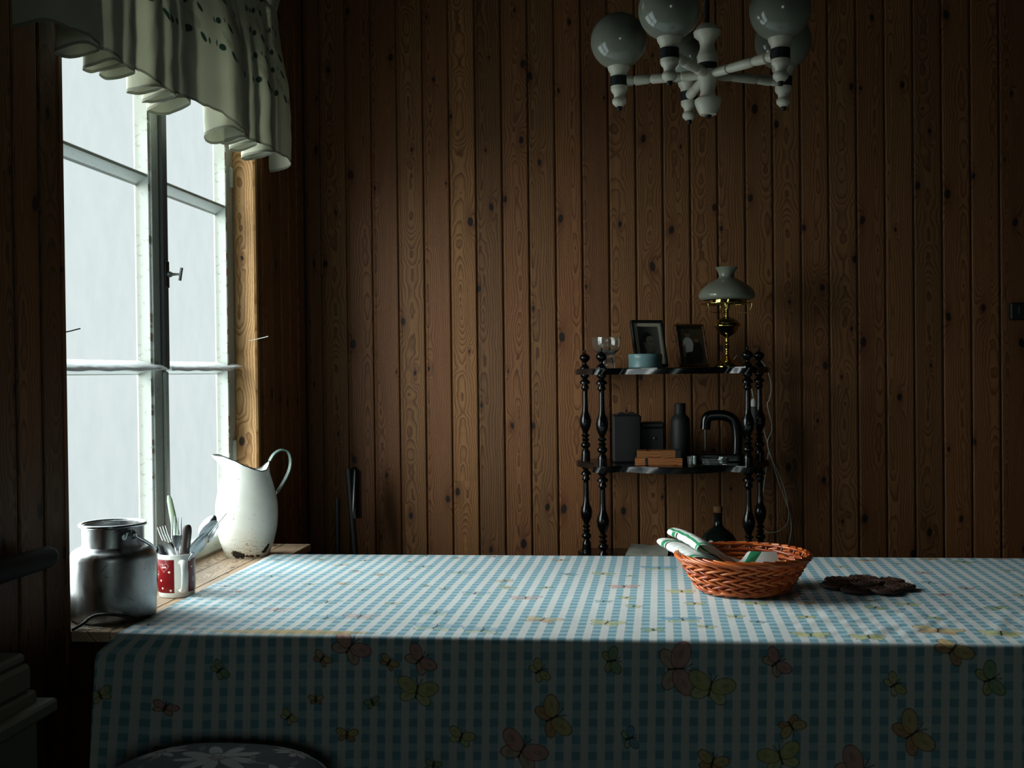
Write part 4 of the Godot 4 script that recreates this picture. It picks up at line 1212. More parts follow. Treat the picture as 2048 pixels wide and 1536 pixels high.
func tea_towel():
	var im := Image.create(512, 256, false, Image.FORMAT_RGB8)
	for y in 256:
		for x in 512:
			var l := 0.97 + noise.get_noise_2d(x * 0.5, y * 0.5) * 0.04
			var c := Color(0.88, 0.88, 0.86)
			var s := float(x) / 512.0
			if fposmod(s * 9.0 + 0.12, 1.0) < 0.05: c = Color(0.60, 0.61, 0.61)
			if s > 0.905 and s < 0.975: c = Color(0.12, 0.52, 0.33)
			if s < 0.30 and y < 130:
				if s > 0.12 and s < 0.20: c = Color(0.12, 0.52, 0.33)
				if s > 0.225 and s < 0.262: c = Color(0.20, 0.14, 0.17)
			if y > 131 and y < 142: c = Color(0.12, 0.52, 0.33)
			im.set_pixel(x, y, c * l)
	M.towel = std(Color(0.97, 0.97, 0.97), 0.9, 0.0, tex(im))
	var t := thing("tea_towel", "folded white tea towel with green stripes hanging over the basket rim", "tea towel", Vector3(0.108, 0.0, -2.405))
	var T := Vector3(0.33, 0.0, 0.94).normalized()
	var I := Vector3(0.94, 0.0, -0.33).normalized()
	var low := [Vector2(0.085, 0.816), Vector2(0.035, 0.831), Vector2(0.004, 0.832), Vector2(-0.010, 0.835), Vector2(-0.016, 0.8415), Vector2(-0.0135, 0.849), Vector2(-0.004, 0.853), Vector2(0.008, 0.8525), Vector2(0.03, 0.847), Vector2(0.085, 0.822)]
	var top := [Vector2(0.205, 0.797), Vector2(0.155, 0.800), Vector2(0.118, 0.809), Vector2(0.085, 0.823), Vector2(0.04, 0.847), Vector2(0.014, 0.8535), Vector2(0.004, 0.856), Vector2(-0.0015, 0.862), Vector2(0.001, 0.870), Vector2(0.009, 0.875), Vector2(0.022, 0.874), Vector2(0.05, 0.858), Vector2(0.085, 0.833), Vector2(0.118, 0.816), Vector2(0.155, 0.806), Vector2(0.205, 0.802)]
	for q in 2:
		var sec: Array = [low, top][q]
		var st := mb()
		var s2 := smooth_path(sec, 3, true); s2.pop_back()
		sweep(st, s2, 44, func(p: Vector2, s: float) -> Vector3:
			var puff := 1.0 + 0.07 * sin(s * TAU * 4.5 + q) - 0.22 * pow(absf(s * 2.0 - 1.0), 5.0)
			var yc := 0.846 if q == 0 else 0.866
			var ya := yc + (p.y - yc) * (puff if p.x < 0.04 else 1.0)
			var len := (s - 0.5) * (0.185 if q == 0 else 0.165) * (1.0 - 0.35 * smoothstep(0.05, 0.2, p.x))
			return I * (p.x - (0.011 if q == 0 else 0.002) + (0.004 if q == 0 else 0.008) * sin(s * 3.0)) + T * (len + (0.002 if q == 0 else -0.006)) + Vector3(0, ya - 0.0015 - s * 0.013 + noise.get_noise_2d(s * 6.0, p.x * 20.0) * 0.0015, 0), func(u: float, s: float) -> Vector2: return Vector2(s, clampf(u, 0, 1) * (0.5 if q == 0 else 1.0)))
		obj("lower_fold" if q == 0 else "upper_fold", st, M.towel, t)
	# the loose corner standing up further in
	var im2 := Image.create(256, 128, false, Image.FORMAT_RGB8)
	for y in 128:
		for x in 256:
			var c := Color(0.88, 0.88, 0.86) * (0.97 + noise.get_noise_2d(x * 0.5, y * 0.5) * 0.04)
			var s := (x + (y - 64) * 0.55) / 256.0
			if s > 0.18 and s < 0.46: c = Color(0.12, 0.52, 0.33) * (1.0 if s + y * 0.002 < 0.42 else 0.75)
			elif s < 0.12 and y > 70: c = Color(0.20, 0.14, 0.17)
			im2.set_pixel(x, y, c)
	var st := mb()
	for s in 2:
		grid(st, 20, 8, func(u: float, v: float) -> Vector3:
			var x := lerpf(0.222, 0.308, u) + v * 0.006 * (0.5 - u)
			var h := 0.024 * smoothstep(0.0, 0.3, u) * (1.0 - 0.10 * u) + 0.002
			return Vector3(x, 0.806 + v * h, -2.405 - v * 0.030 + sin(u * 3.0) * 0.010 - s * 0.0022) - t.position, func(u: float, v: float) -> Vector2: return Vector2(u, 1.0 - v), s == 1)
	obj("loose_corner", st, std(Color(0.97, 0.97, 0.97), 0.9, 0.0, tex(im2)), t)

func trivet():
	var t := thing("coiled_trivet", "dark brown flower shaped coiled straw mat right of the basket", "trivet", Vector3(0.487, 0.7582, -2.412))
	for q in 8:
		var c := Vector3.ZERO
		var R := 0.036
		if q > 0:
			var a := TAU * q / 7.0 + 0.3
			c = Vector3(cos(a) * 0.066, -0.0005, sin(a) * 0.066); R = 0.0315
		var p := []
		var r := []
		var turns := 4.0
		var N := 92
		for k in N + 1:
			var s := float(k) / N
			var a := s * turns * TAU
			var rr := 0.002 + (R - 0.004) * s
			p.append(c + Vector3(cos(a) * rr, 0.0072 + noise.get_noise_2d(a * 2.0, q * 5.0) * 0.0022 + (0.003 if q == 0 else 0.0), sin(a) * rr))
			r.append(0.0043 + 0.0011 * sin(k * 2.9) + noise.get_noise_2d(k * 0.9, q * 3.0) * 0.0012)
		var st := mb(); tube(st, p, r, 7)
		obj("straw_coil", st, M.trivet, t)

# ==================================================================== black turned shelf stand and its things
const SHELVES := [1.227, 0.949, 0.672, 0.395, 0.118]

func shelf_stand():
	var t := thing("shelf_stand", "black lacquered open shelf stand with turned posts against the pine wall", "shelf stand")
	var poly := PackedVector2Array()
	var half := [Vector2(0.0, -3.135), Vector2(0.05, -3.142), Vector2(0.095, -3.168), Vector2(0.13, -3.197), Vector2(0.155, -3.203), Vector2(0.172, -3.186), Vector2(0.20, -3.170), Vector2(0.225, -3.178), Vector2(0.236, -3.205), Vector2(0.232, -3.240), Vector2(0.238, -3.300), Vector2(0.262, -3.350), Vector2(0.283, -3.385), Vector2(0.290, -3.42), Vector2(0.283, -3.455), Vector2(0.265, -3.470)]
	for q in half: poly.append(Vector2(0.121 + q.x, q.y))
	for i in range(half.size() - 1, -1, -1): if half[i].x > 0.0: poly.append(Vector2(0.121 - half[i].x, half[i].y))
	for y in SHELVES:
		var st := mb()
		prism(st, poly, y - 0.018, y - 0.003, Transform3D(), true)
		var inner := PackedVector2Array()
		for q in poly: inner.append(q + (Vector2(0.121, -3.32) - q).normalized() * 0.004)
		prism(st, inner, y - 0.003, y)
		obj("shelf", st, M.black_lacquer, t)
	# one turning for each storey, by share of its height from the top and radius in units of a post
	var turn := [0.0, 30, 0.02, 30, 0.05, 15, 0.085, 36, 0.105, 34, 0.115, 18, 0.15, 27, 0.165, 26, 0.175, 17, 0.20, 17, 0.34, 18, 0.42, 20, 0.45, 24, 0.49, 34, 0.54, 40, 0.60, 36, 0.65, 24, 0.69, 14, 0.705, 28, 0.72, 27, 0.735, 14, 0.765, 27, 0.785, 17, 0.815, 33, 0.84, 32, 0.865, 16, 0.905, 29, 0.93, 30, 1.0, 30]
	var k := 0.000457
	for p in [Vector2(-0.140, -3.42), Vector2(-0.084, -3.205), Vector2(0.326, -3.205), Vector2(0.382, -3.42)]:
		var st := mb()
		for s in 5:
			var y1: float = SHELVES[s] - 0.018
			var y0: float = SHELVES[s + 1] if s < 4 else 0.0
			var pr := []
			for i in range(turn.size() - 2, -1, -2): pr.append(Vector2(turn[i + 1] * k, lerpf(y1, y0, turn[i])))
			lathe(st, pr, 20, Transform3D(Basis(), Vector3(p.x, 0, p.y)), 60.0)
		obj("turned_post", st, M.black_lacquer, t)
		st = mb()
		lathe(st, pxprof([32, 125, 30, 114, 24, 106, 11, 92, 12, 84, 26, 72, 35, 58, 36, 50, 30, 36, 14, 26, 6, 20, 8, 14, 9, 8, 6, 2, 0, 0], 125.0, k), 20, Transform3D(Basis(), Vector3(p.x, SHELVES[0], p.y)), 60.0)
		obj("finial", st, M.black_lacquer, t)

func shelf_things():
	var y1: float = SHELVES[0]
	var y2: float = SHELVES[1]
	var y3: float = SHELVES[2]
	# ---- oil lamp
	var L := thing("oil_lamp", "brass oil lamp with a white glass shade on the top shelf", "lamp", Vector3(0.279, y1, -3.31))
	var k := 0.0002215
	var st := mb()
	lathe(st, pxprof([0, 1425, 165, 1425, 166, 1412, 152, 1395, 110, 1345, 60, 1312, 30, 1280, 22, 1268, 30, 1255, 22, 1240, 18, 1215, 30, 1195, 20, 1175, 34, 1160, 22, 1140, 18, 1120, 28, 1105, 18, 1085, 26, 1070, 18, 1050, 30, 1025, 80, 1003, 130, 960, 148, 905, 172, 890, 172, 880, 162, 850, 125, 805, 60, 775, 26, 762, 30, 748, 22, 735, 32, 720, 22, 704, 32, 690, 22, 672, 30, 655, 46, 615, 50, 592, 0, 592], 1425.0, k), 40, Transform3D(), 60.0)
	obj("lamp_base", st, M.brass, L)
	st = mb(); lathe(st, pxprof([232, 592, 236, 592, 236, 548, 232, 548, 232, 592], 1425.0, k), 48)
	var ring := []
	for q in 49: ring.append(Vector3(cos(q * TAU / 48) * 332 * k, 831 * k, sin(q * TAU / 48) * 332 * k))
	tube(st, ring, 0.0014, 6, false)
	obj("gallery_ring", st, M.brass, L)
	for q in 3:
		var a := q * TAU / 3 + 0.35
		var p := []
		for e in [[332, 592], [325, 650], [285, 708], [190, 712], [90, 700], [25, 690]]: p.append(Vector3(cos(a) * e[0] * k, (1425 - e[1]) * k, sin(a) * e[0] * k))
		st = mb(); tube(st, smooth_path(p, 4), 0.0012, 6)
		obj("shade_arm", st, M.brass, L)
	for q in 3:
		var a := q * TAU / 3 + 1.4
		st = mb(); tube(st, [Vector3(cos(a) * 232 * k, 0.187, sin(a) * 232 * k), Vector3(cos(a) * 40 * k, 0.184, sin(a) * 40 * k)], 0.0012, 6)
		obj("gallery_spoke", st, M.brass, L)
	st = mb()
	lathe(st, pxprof([300, 545, 345, 540, 366, 510, 368, 480, 355, 435, 325, 395, 275, 350, 205, 305, 130, 268, 103, 250, 99, 230, 102, 205, 112, 175, 130, 145, 155, 118, 152, 115, 126, 145, 107, 175, 97, 205, 94, 230, 98, 254, 126, 273, 200, 310, 270, 355, 320, 400, 350, 440, 360, 480, 358, 510, 340, 533, 300, 545], 1425.0, k), 48, Transform3D(), 75.0)
	obj("glass_shade", st, M.opal, L)
	# ---- footed glass bowl
	var gl := thing("footed_glass", "clear footed glass bowl on the left end of the top shelf", "glass", Vector3(-0.070, y1, -3.29))
	st = mb(); k = 0.001464
	lathe(st, pxprof([0, 62, 17, 62, 17.6, 60, 16.5, 48, 14.2, 40, 14.0, 35, 19, 31, 26, 24, 29.2, 14, 29.6, 6, 29.0, 0, 28.2, 0, 28.8, 6, 28.3, 14, 25, 23.2, 18, 30, 6, 33.5, 0, 34], 62.0, k), 48, Transform3D(), 60.0)
	obj("glass_bowl", st, M.glass, gl)
	# ---- teal tin
	var tn := thing("round_tin", "shallow pale teal round tin in front of the portrait on the top shelf", "tin", Vector3(0.041, y1, -3.235))
	st = mb(); lathe(st, [Vector2(0, 0), Vector2(0.046, 0), Vector2(0.048, 0.002), Vector2(0.048, 0.026), Vector2(0.0485, 0.027), Vector2(0.0485, 0.038), Vector2(0.047, 0.0398), Vector2(0, 0.0405)], 48)
	obj("tin_body", st, M.tin, tn)
	# ---- framed photographs
	var im := Image.create(128, 176, false, Image.FORMAT_RGB8); im.fill(Color(0.20, 0.20, 0.20))
	for y in 176:
		for x in 128: im.set_pixel(x, y, Color(0.16, 0.16, 0.16).lerp(Color(0.36, 0.36, 0.35), smoothstep(20, 128, x)))
	blob(im, 62, 168, 62, 34, 0.0, Color(0.10, 0.10, 0.10)); blob(im, 58, 128, 20, 34, 0.1, Color(0.30, 0.28, 0.26))
	blob(im, 66, 84, 33, 46, 0.12, Color(0.38, 0.36, 0.33)); blob(im, 56, 58, 34, 28, 0.2, Color(0.09, 0.09, 0.09)); blob(im, 72, 72, 26, 24, 0.1, Color(0.40, 0.38, 0.35))
	blob(im, 97, 92, 6, 12, -0.2, Color(0.38, 0.36, 0.33)); blob(im, 34, 86, 6, 11, 0.0, Color(0.32, 0.30, 0.27)); stroke(im, [Vector2(84, 108), Vector2(94, 107)], 2.5, Color(0.2, 0.17, 0.16)); stroke(im, [Vector2(74, 76), Vector2(90, 77)], 3.0, Color(0.14, 0.13, 0.12))
	picture("portrait_frame", "black picture frame with a pale mount around a dark portrait", Vector3(0.062, y1 + 0.0025, -3.335), Vector2(0.104, 0.145), 0.0085, 0.011, tex(im), M.black, 0.42)
	im = Image.create(128, 176, false, Image.FORMAT_RGB8)
	for y in 176:
		for x in 128: im.set_pixel(x, y, Color(0.24, 0.22, 0.18).lerp(Color(0.30, 0.27, 0.21), noise.get_noise_2d(x * 0.05, y * 0.05)))
	im.fill_rect(Rect2i(0, 0, 128, 14), Color(0.12, 0.12, 0.11))
	blob(im, 46, 86, 27, 36, 0.0, Color(0.62, 0.63, 0.63)); blob(im, 48, 36, 13, 17, 0.0, Color(0.40, 0.30, 0.25)); blob(im, 48, 25, 15, 10, 0.0, Color(0.20, 0.15, 0.12)); blob(im, 25, 110, 7, 30, 0.1, Color(0.42, 0.32, 0.27))
	blob(im, 52, 150, 28, 34, 0.0, Color(0.09, 0.09, 0.10)); blob(im, 92, 120, 26, 52, 0.0, Color(0.08, 0.08, 0.10)); blob(im, 90, 60, 11, 15, 0.0, Color(0.42, 0.31, 0.26)); blob(im, 90, 50, 14, 11, 0.0, Color(0.26, 0.18, 0.12))
	picture("photo_frame", "thin dark wooden frame with a photo of two people standing", Vector3(0.186, y1 + 0.0025, -3.335), Vector2(0.094, 0.130), 0.005, 0.0, tex(im), M.frame, 0.42)
	# ---- middle shelf, dark things
	var b := thing("dark_box", "tall matt black box on the left of the middle shelf", "box", Vector3(-0.016, y2, -3.36))
	st = mb(); box(st, Vector3(0, 0.070, 0), Vector3(0.082, 0.140, 0.10), 0.004, Basis(Vector3.UP, 0.06))
	obj("box_body", st, M.black, b)
	st = mb(); tube(st, smooth_path([Vector3(-0.03, 0.139, 0.04), Vector3(-0.015, 0.146, 0.04), Vector3(0.0, 0.142, 0.04), Vector3(0.015, 0.147, 0.04), Vector3(0.03, 0.139, 0.04)], 4), 0.003, 6)
	obj("carved_crest", st, M.black, b)
	b = thing("dark_casket", "low black casket behind the wooden boxes on the middle shelf", "box", Vector3(0.062, y2, -3.38))
	st = mb(); box(st, Vector3(0, 0.05, 0), Vector3(0.066, 0.10, 0.09), 0.003)
	obj("casket_body", st, M.black, b)
	st = mb(); box(st, Vector3(0, 0.108, 0), Vector3(0.070, 0.016, 0.094), 0.006)
	obj("lid", st, M.black, b)
	st = mb(); lathe(st, [Vector2(0, 0), Vector2(0.003, 0), Vector2(0.004, 0.003), Vector2(0, 0.006)], 10, Transform3D(Basis(Vector3.RIGHT, PI / 2), Vector3(0.005, 0.07, 0.045)))
	obj("clasp", st, M.iron, b)
	for q in 2:
		var w := thing("wooden_box", ["lower of two flat wooden boxes stacked on the middle shelf", "upper of two flat wooden boxes stacked on the middle shelf"][q], "box", Vector3(0.0765 + q * 0.0005, y2 + q * 0.0212, -3.235 - q * 0.004), "flat wooden boxes on the middle shelf")
		var wd: float = [0.134, 0.124][q]
		st = mb(); box(st, Vector3(0, 0.0104, 0), Vector3(wd, 0.0206, 0.062), 0.0008, Basis(Vector3.UP, -0.03 + q * 0.04), 1)
		obj("box_body", st, M.box, w)
		st = mb(); box(st, Vector3(-wd * 0.26, 0.0104, 0.0), Vector3(0.007, 0.0210, 0.0626), 0.0006, Basis(Vector3.UP, -0.03 + q * 0.04), 2)
		obj("dark_band", st, M.dark_wood, w)
		if q == 1:
			st = mb(); box(st, Vector3(wd * 0.43, 0.0104, 0.002), Vector3(0.016, 0.0212, 0.0625), 0.0006, Basis(Vector3.UP, 0.01), 2)
			obj("dark_end", st, M.dark_wood, w)
	var fl := thing("dark_flask", "slim black flask standing behind the wooden boxes", "flask", Vector3(0.143, y2, -3.34))
	st = mb(); lathe(st, [Vector2(0, 0), Vector2(0.027, 0), Vector2(0.0285, 0.004), Vector2(0.0285, 0.118), Vector2(0.026, 0.130), Vector2(0.018, 0.138), Vector2(0.0165, 0.143), Vector2(0, 0.143)], 32)
	obj("flask_body", st, M.black, fl)
	st = mb(); lathe(st, [Vector2(0, 0.143), Vector2(0.0165, 0.143), Vector2(0.0168, 0.170), Vector2(0.015, 0.173), Vector2(0, 0.173)], 24)
	obj("screw_cap", st, M.black, fl)
	sewing_machine(Vector3(0.262, y2, -3.345))
	var ash := thing("glass_ashtray", "small clear glass dish at the right front of the middle shelf", "dish", Vector3(0.232, y2, -3.205))
	st = mb(); lathe(st, [Vector2(0, 0), Vector2(0.030, 0), Vector2(0.038, 0.004), Vector2(0.042, 0.022), Vector2(0.039, 0.022), Vector2(0.034, 0.008), Vector2(0, 0.006)], 40)
	obj("glass_bowl", st, M.glass, ash)
	var tum := thing("small_glass", "tiny clear glass next to the end of the wooden boxes", "glass", Vector3(0.168, y2, -3.185))
	st = mb(); lathe(st, [Vector2(0, 0), Vector2(0.011, 0), Vector2(0.012, 0.003), Vector2(0.014, 0.028), Vector2(0.0128, 0.028), Vector2(0.0108, 0.006), Vector2(0, 0.005)], 28)
	obj("glass_body", st, M.glass, tum)
	# ---- third shelf: round bottle and papers
	var bo := thing("round_bottle", "dark round bellied bottle with a cork stopper behind the basket", "bottle", Vector3(0.250, y3, -3.33))
	st = mb(); lathe(st, [Vector2(0, 0), Vector2(0.034, 0), Vector2(0.046, 0.008), Vector2(0.055, 0.028), Vector2(0.053, 0.048), Vector2(0.042, 0.066), Vector2(0.026, 0.078), Vector2(0.016, 0.086), Vector2(0.0125, 0.096), Vector2(0.012, 0.118), Vector2(0.0135, 0.121), Vector2(0.0135, 0.126), Vector2(0.009, 0.127), Vector2(0, 0.127)], 36)
	obj("bottle_body", st, M.bottle, bo)
	st = mb(); lathe(st, [Vector2(0, 0.127), Vector2(0.009, 0.127), Vector2(0.0135, 0.129), Vector2(0.0135, 0.144), Vector2(0.012, 0.147), Vector2(0, 0.147)], 20)
	obj("stopper", st, M.cork, bo)
	st = mb()
	tube(st, smooth_path([Vector3(-0.030, 0.024, 0.052), Vector3(-0.022, 0.042, 0.055), Vector3(0.0, 0.050, 0.054), Vector3(0.022, 0.044, 0.054), Vector3(0.032, 0.024, 0.050)], 6), 0.0012, 6)
	obj("wire_loop", st, M.cord, bo)
	for q in 3:
		st = mb()
		var w := 0.115 - q * 0.012
		grid(st, 14, 6, func(u: float, v: float) -> Vector3: return Vector3(-0.025 + u * w * 1.25 + q * 0.004 + v * 0.012, y3 + 0.0205 + q * 0.0075 + noise.get_noise_2d(u * 3.0, v * 2.0) * 0.004 + absf(u - 0.55) * 0.006, -3.145 - v * 0.17 + q * 0.004), null, false)
		grid(st, 14, 6, func(u: float, v: float) -> Vector3: return Vector3(-0.025 + u * w * 1.25 + q * 0.004 + v * 0.012, y3 + 0.0135 + q * 0.0075 + noise.get_noise_2d(u * 3.0, v * 2.0) * 0.004 + absf(u - 0.55) * 0.006, -3.145 - v * 0.17 + q * 0.004), null, true)
		grid(st, 14, 1, func(u: float, v: float) -> Vector3: return Vector3(-0.025 + u * w * 1.25 + q * 0.004, y3 + 0.0135 + v * 0.007 + q * 0.0075 + noise.get_noise_2d(u * 3.0, 0.0) * 0.004 + absf(u - 0.55) * 0.006, -3.145 + q * 0.004), null, false)
		var pp := obj("folded_paper", st, M.paper)
		tag(pp, ["bottom sheet of the folded grey papers on the third shelf behind the table", "middle sheet of the folded grey papers on the third shelf behind the table", "top sheet of the folded grey papers on the third shelf behind the table"][q], "papers", "folded papers on the third shelf")
	# ---- white cords of the lamp and the loose bulb
	var za := -3.455
	var A := [[0.298, 1.245, -3.34], [0.318, 1.262, -3.38], [0.341, 1.244, -3.43], [0.366, 1.252, -3.465], [0.392, 1.246, -3.475], [0.414, 1.213, -3.475], [0.424, 1.167, -3.475], [0.419, 1.129, -3.475], [0.412, 1.111, -3.475], [0.421, 1.071, -3.475], [0.425, 1.034, -3.475], [0.412, 0.999, -3.475], [0.418, 0.961, -3.475], [0.444, 0.900, -3.475], [0.462, 0.848, -3.475], [0.473, 0.778, -3.475], [0.465, 0.745, -3.475], [0.443, 0.726, -3.475], [0.418, 0.721, -3.475], [0.395, 0.727, -3.475]]
	var Bq := [[0.398, 1.044, -3.48], [0.411, 0.997, -3.48], [0.435, 0.905, -3.48], [0.458, 0.836, -3.48], [0.476, 0.780, -3.48], [0.481, 0.730, -3.48], [0.472, 0.682, -3.48], [0.46, 0.60, -3.48], [0.47, 0.45, -3.48], [0.465, 0.33, -3.48]]
	var Cq := [[0.415, 0.965, -3.485], [0.407, 0.911, -3.485], [0.398, 0.842, -3.485], [0.391, 0.788, -3.485], [0.39, 0.70, -3.485]]
	var labels := ["white lamp cord looping from the lamp foot down past the right posts", "longest white cord hanging on the wall right of the shelf stand", "short pale cord hanging close behind the right rear post"]
	for q in 3:
		var p := []
		for e in [A, Bq, Cq][q]: p.append(Vector3(e[0], e[1], e[2]))
		st = mb(); tube(st, smooth_path(p, 6), 0.0016, 7)
		var c := obj("lamp_cord", st, M.cord); tag(c, labels[q], "cord", "white cords beside the shelf stand")
	var bu := thing("hanging_bulb", "small ribbed glass bulb with pale cap hanging between the right posts", "bulb", Vector3(0.352, 1.128, -3.30))
	st = mb(); tube(st, smooth_path([Vector3(-0.012, 0.082, 0), Vector3(-0.008, 0.05, 0), Vector3(-0.002, 0.02, 0), Vector3(0, 0.006, 0)], 5), 0.0013, 6)
	obj("cord", st, M.cord, bu)
	st = mb(); lathe(st, [Vector2(0, -0.016), Vector2(0.008, -0.016), Vector2(0.0085, -0.002), Vector2(0.005, 0.006), Vector2(0, 0.008)], 18)
	obj("cap", st, M.cord, bu)
	st = mb()
	var rp := [Vector2(0.0, -0.078)]
	for q in 16: rp.append(Vector2((0.0095 if q % 2 == 0 else 0.0075) + 0.003 * sin(q / 15.0 * PI), -0.077 + q * 0.004))
	rp.append(Vector2(0, -0.016)); lathe(st, rp, 20)
	obj("ribbed_bulb", st, std(Color(0.30, 0.31, 0.31), 0.1), bu)

func picture(called: String, label: String, at: Vector3, size: Vector2, edge: float, mount: float, photo: Texture2D, fm: Material, turn: float):
	var t := thing(called, label, "picture frame", at)
	t.basis = Basis(Vector3.UP, turn) * Basis(Vector3.RIGHT, deg_to_rad(-16.0))
	var st := mb()
	var w := size.x / 2
	for q in [[Vector3(0, edge / 2, 0), Vector3(size.x, edge, 0.012)], [Vector3(0, size.y - edge / 2, 0), Vector3(size.x, edge, 0.012)], [Vector3(-w + edge / 2, size.y / 2, 0), Vector3(edge, size.y - edge * 2, 0.012)], [Vector3(w - edge / 2, size.y / 2, 0), Vector3(edge, size.y - edge * 2, 0.012)]]:
		box(st, q[0], q[1], 0.0015, Basis(), 2 if fm == M.frame else 0)
	obj("frame_border", st, fm, t)
	st = mb(); box(st, Vector3(0, size.y / 2, -0.002), Vector3(size.x - edge, size.y - edge, 0.005), 0.0)
	obj("mount", st, std(Color(0.74, 0.71, 0.62), 0.8) if mount > 0.0 else M.black, t)
	st = mb()
	var a := edge + mount
	face(st, [Vector3(-w + a, a, 0.0012), Vector3(w - a, a, 0.0012), Vector3(w - a, size.y - a, 0.0012), Vector3(-w + a, size.y - a, 0.0012)], Vector3.BACK, [Vector2(0, 1), Vector2(1, 1), Vector2(1, 0), Vector2(0, 0)])
	obj("photograph", st, std(Color.WHITE, 0.35, 0.0, photo), t)
	st = mb(); box(st, Vector3(0, size.y * 0.42, -0.026), Vector3(0.02, size.y * 0.60, 0.004), 0.001, Basis(Vector3.RIGHT, deg_to_rad(20.0)))
	obj("back_stay", st, M.black, t)

func sewing_machine(at: Vector3):
	var t := thing("toy_sewing_machine", "small black model machine with an arched arm on the middle shelf", "model", at)
	var st := mb(); box(st, Vector3(0, 0.012, 0), Vector3(0.135, 0.024, 0.07), 0.004)
	obj("base", st, M.black_lacquer, t)
	st = mb()
	tube(st, smooth_path([Vector3(0.045, 0.02, 0), Vector3(0.047, 0.07, 0), Vector3(0.040, 0.115, 0), Vector3(0.015, 0.134, 0), Vector3(-0.022, 0.136, 0), Vector3(-0.042, 0.128, 0), Vector3(-0.046, 0.095, 0)], 5), 0.0155, 12)
	obj("arm", st, M.black_lacquer, t)
	st = mb(); tube(st, [Vector3(-0.046, 0.10, 0), Vector3(-0.046, 0.032, 0)], [0.004, 0.002], 8)
	obj("needle_bar", st, M.iron, t)
	st = mb()
	var ring := []
	for q in 33: ring.append(Vector3(0.068, 0.10 + cos(q * TAU / 32) * 0.030, sin(q * TAU / 32) * 0.030))
	tube(st, ring, 0.004, 8, false)
	for q in 3:
		var a := q * TAU / 3
		tube(st, [Vector3(0.068, 0.10, 0), Vector3(0.068, 0.10 + cos(a) * 0.029, sin(a) * 0.029)], 0.0025, 6)
	tube(st, [Vector3(0.045, 0.10, 0), Vector3(0.074, 0.10, 0)], 0.005, 8)
	obj("hand_wheel", st, M.black_lacquer, t)

# ==================================================================== dark corner things and seats
func left_corner_things():
	# round ended rail fixed along the left wall near the camera
	var r := thing("wall_rail", "dark round ended wooden rail fixed along the left wall", "rail", Vector3(-0.998, 0.912, -1.84))
	var st := mb()
	var p := [Vector3(0, 0, 0.0), Vector3(0, 0, 0.006), Vector3(0, 0, 0.014), Vector3(0, 0, 0.025), Vector3(0, 0, 0.9)]
	tube(st, p, [0.006, 0.0145, 0.0175, 0.019, 0.019], 20)
	obj("rail_bar", st, M.dark_wood, r)
	for z in [0.30, 0.75]:
		st = mb(); box(st, Vector3(-0.024, -0.004, z), Vector3(0.026, 0.02, 0.02), 0.002)
		obj("bracket", st, M.dark_wood, r)
	# pale painted cupboard below it
	var c := thing("painted_cupboard", "low pale painted cupboard with a moulded ledge against the left wall", "cupboard", Vector3(-0.985, 0.0, -1.45))
	st = mb(); box(st, Vector3(-0.006, 0.36, 0.0), Vector3(0.078, 0.72, 0.50), 0.004)
	obj("cupboard_body", st, M.pale_paint, c)
	st = mb(); box(st, Vector3(0.004, 0.690, 0.0), Vector3(0.104, 0.022, 0.545), 0.004)
	obj("ledge", st, M.pale_paint, c)
	st = mb(); box(st, Vector3(-0.008, 0.742, 0.0), Vector3(0.070, 0.044, 0.49), 0.006)
	obj("upper_rail", st, M.pale_paint, c)
	st = mb(); box(st, Vector3(-0.012, 0.772, 0.0), Vector3(0.058, 0.016, 0.49), 0.005)
	obj("top_moulding", st, M.pale_paint, c)
	# folded black stand leaning in the far corner behind the table
	var f := thing("folded_stand", "dark folded stand of two leaning bars in the corner behind the table", "folding stand", Vector3(-0.86, 0.0, -3.34))
	st = mb(); tube(st, [Vector3(-0.031, 0.0, 0.02), Vector3(-0.028, 0.845, 0.03)], 0.0075, 10)
	obj("upright_bar", st, M.black, f)
	st = mb(); tube(st, [Vector3(0.085, 0.0, 0.06), Vector3(0.024, 0.66, 0.02), Vector3(-0.001, 0.930, 0.0)], 0.0095, 10)
	obj("leaning_bar", st, M.black, f)
	st = mb()
	prism(st, PackedVector2Array([Vector2(-0.024, 0.25), Vector2(0.055, 0.25), Vector2(0.020, 0.70), Vector2(0.006, 0.86), Vector2(-0.024, 0.82)]), -0.006, 0.002, Transform3D(Basis(Vector3.RIGHT, -PI / 2), Vector3(0, 0, 0)).scaled_local(Vector3(1, 1, -1)))
	obj("dark_panel", st, M.black, f)
	st = mb(); tube(st, [Vector3(0.02, 0.78, 0.0), Vector3(0.02, 0.92, -0.012), Vector3(0.015, 0.935, -0.014)], [0.02, 0.017, 0.006], 10)
	obj("dark_knob", st, M.black_lacquer, f)

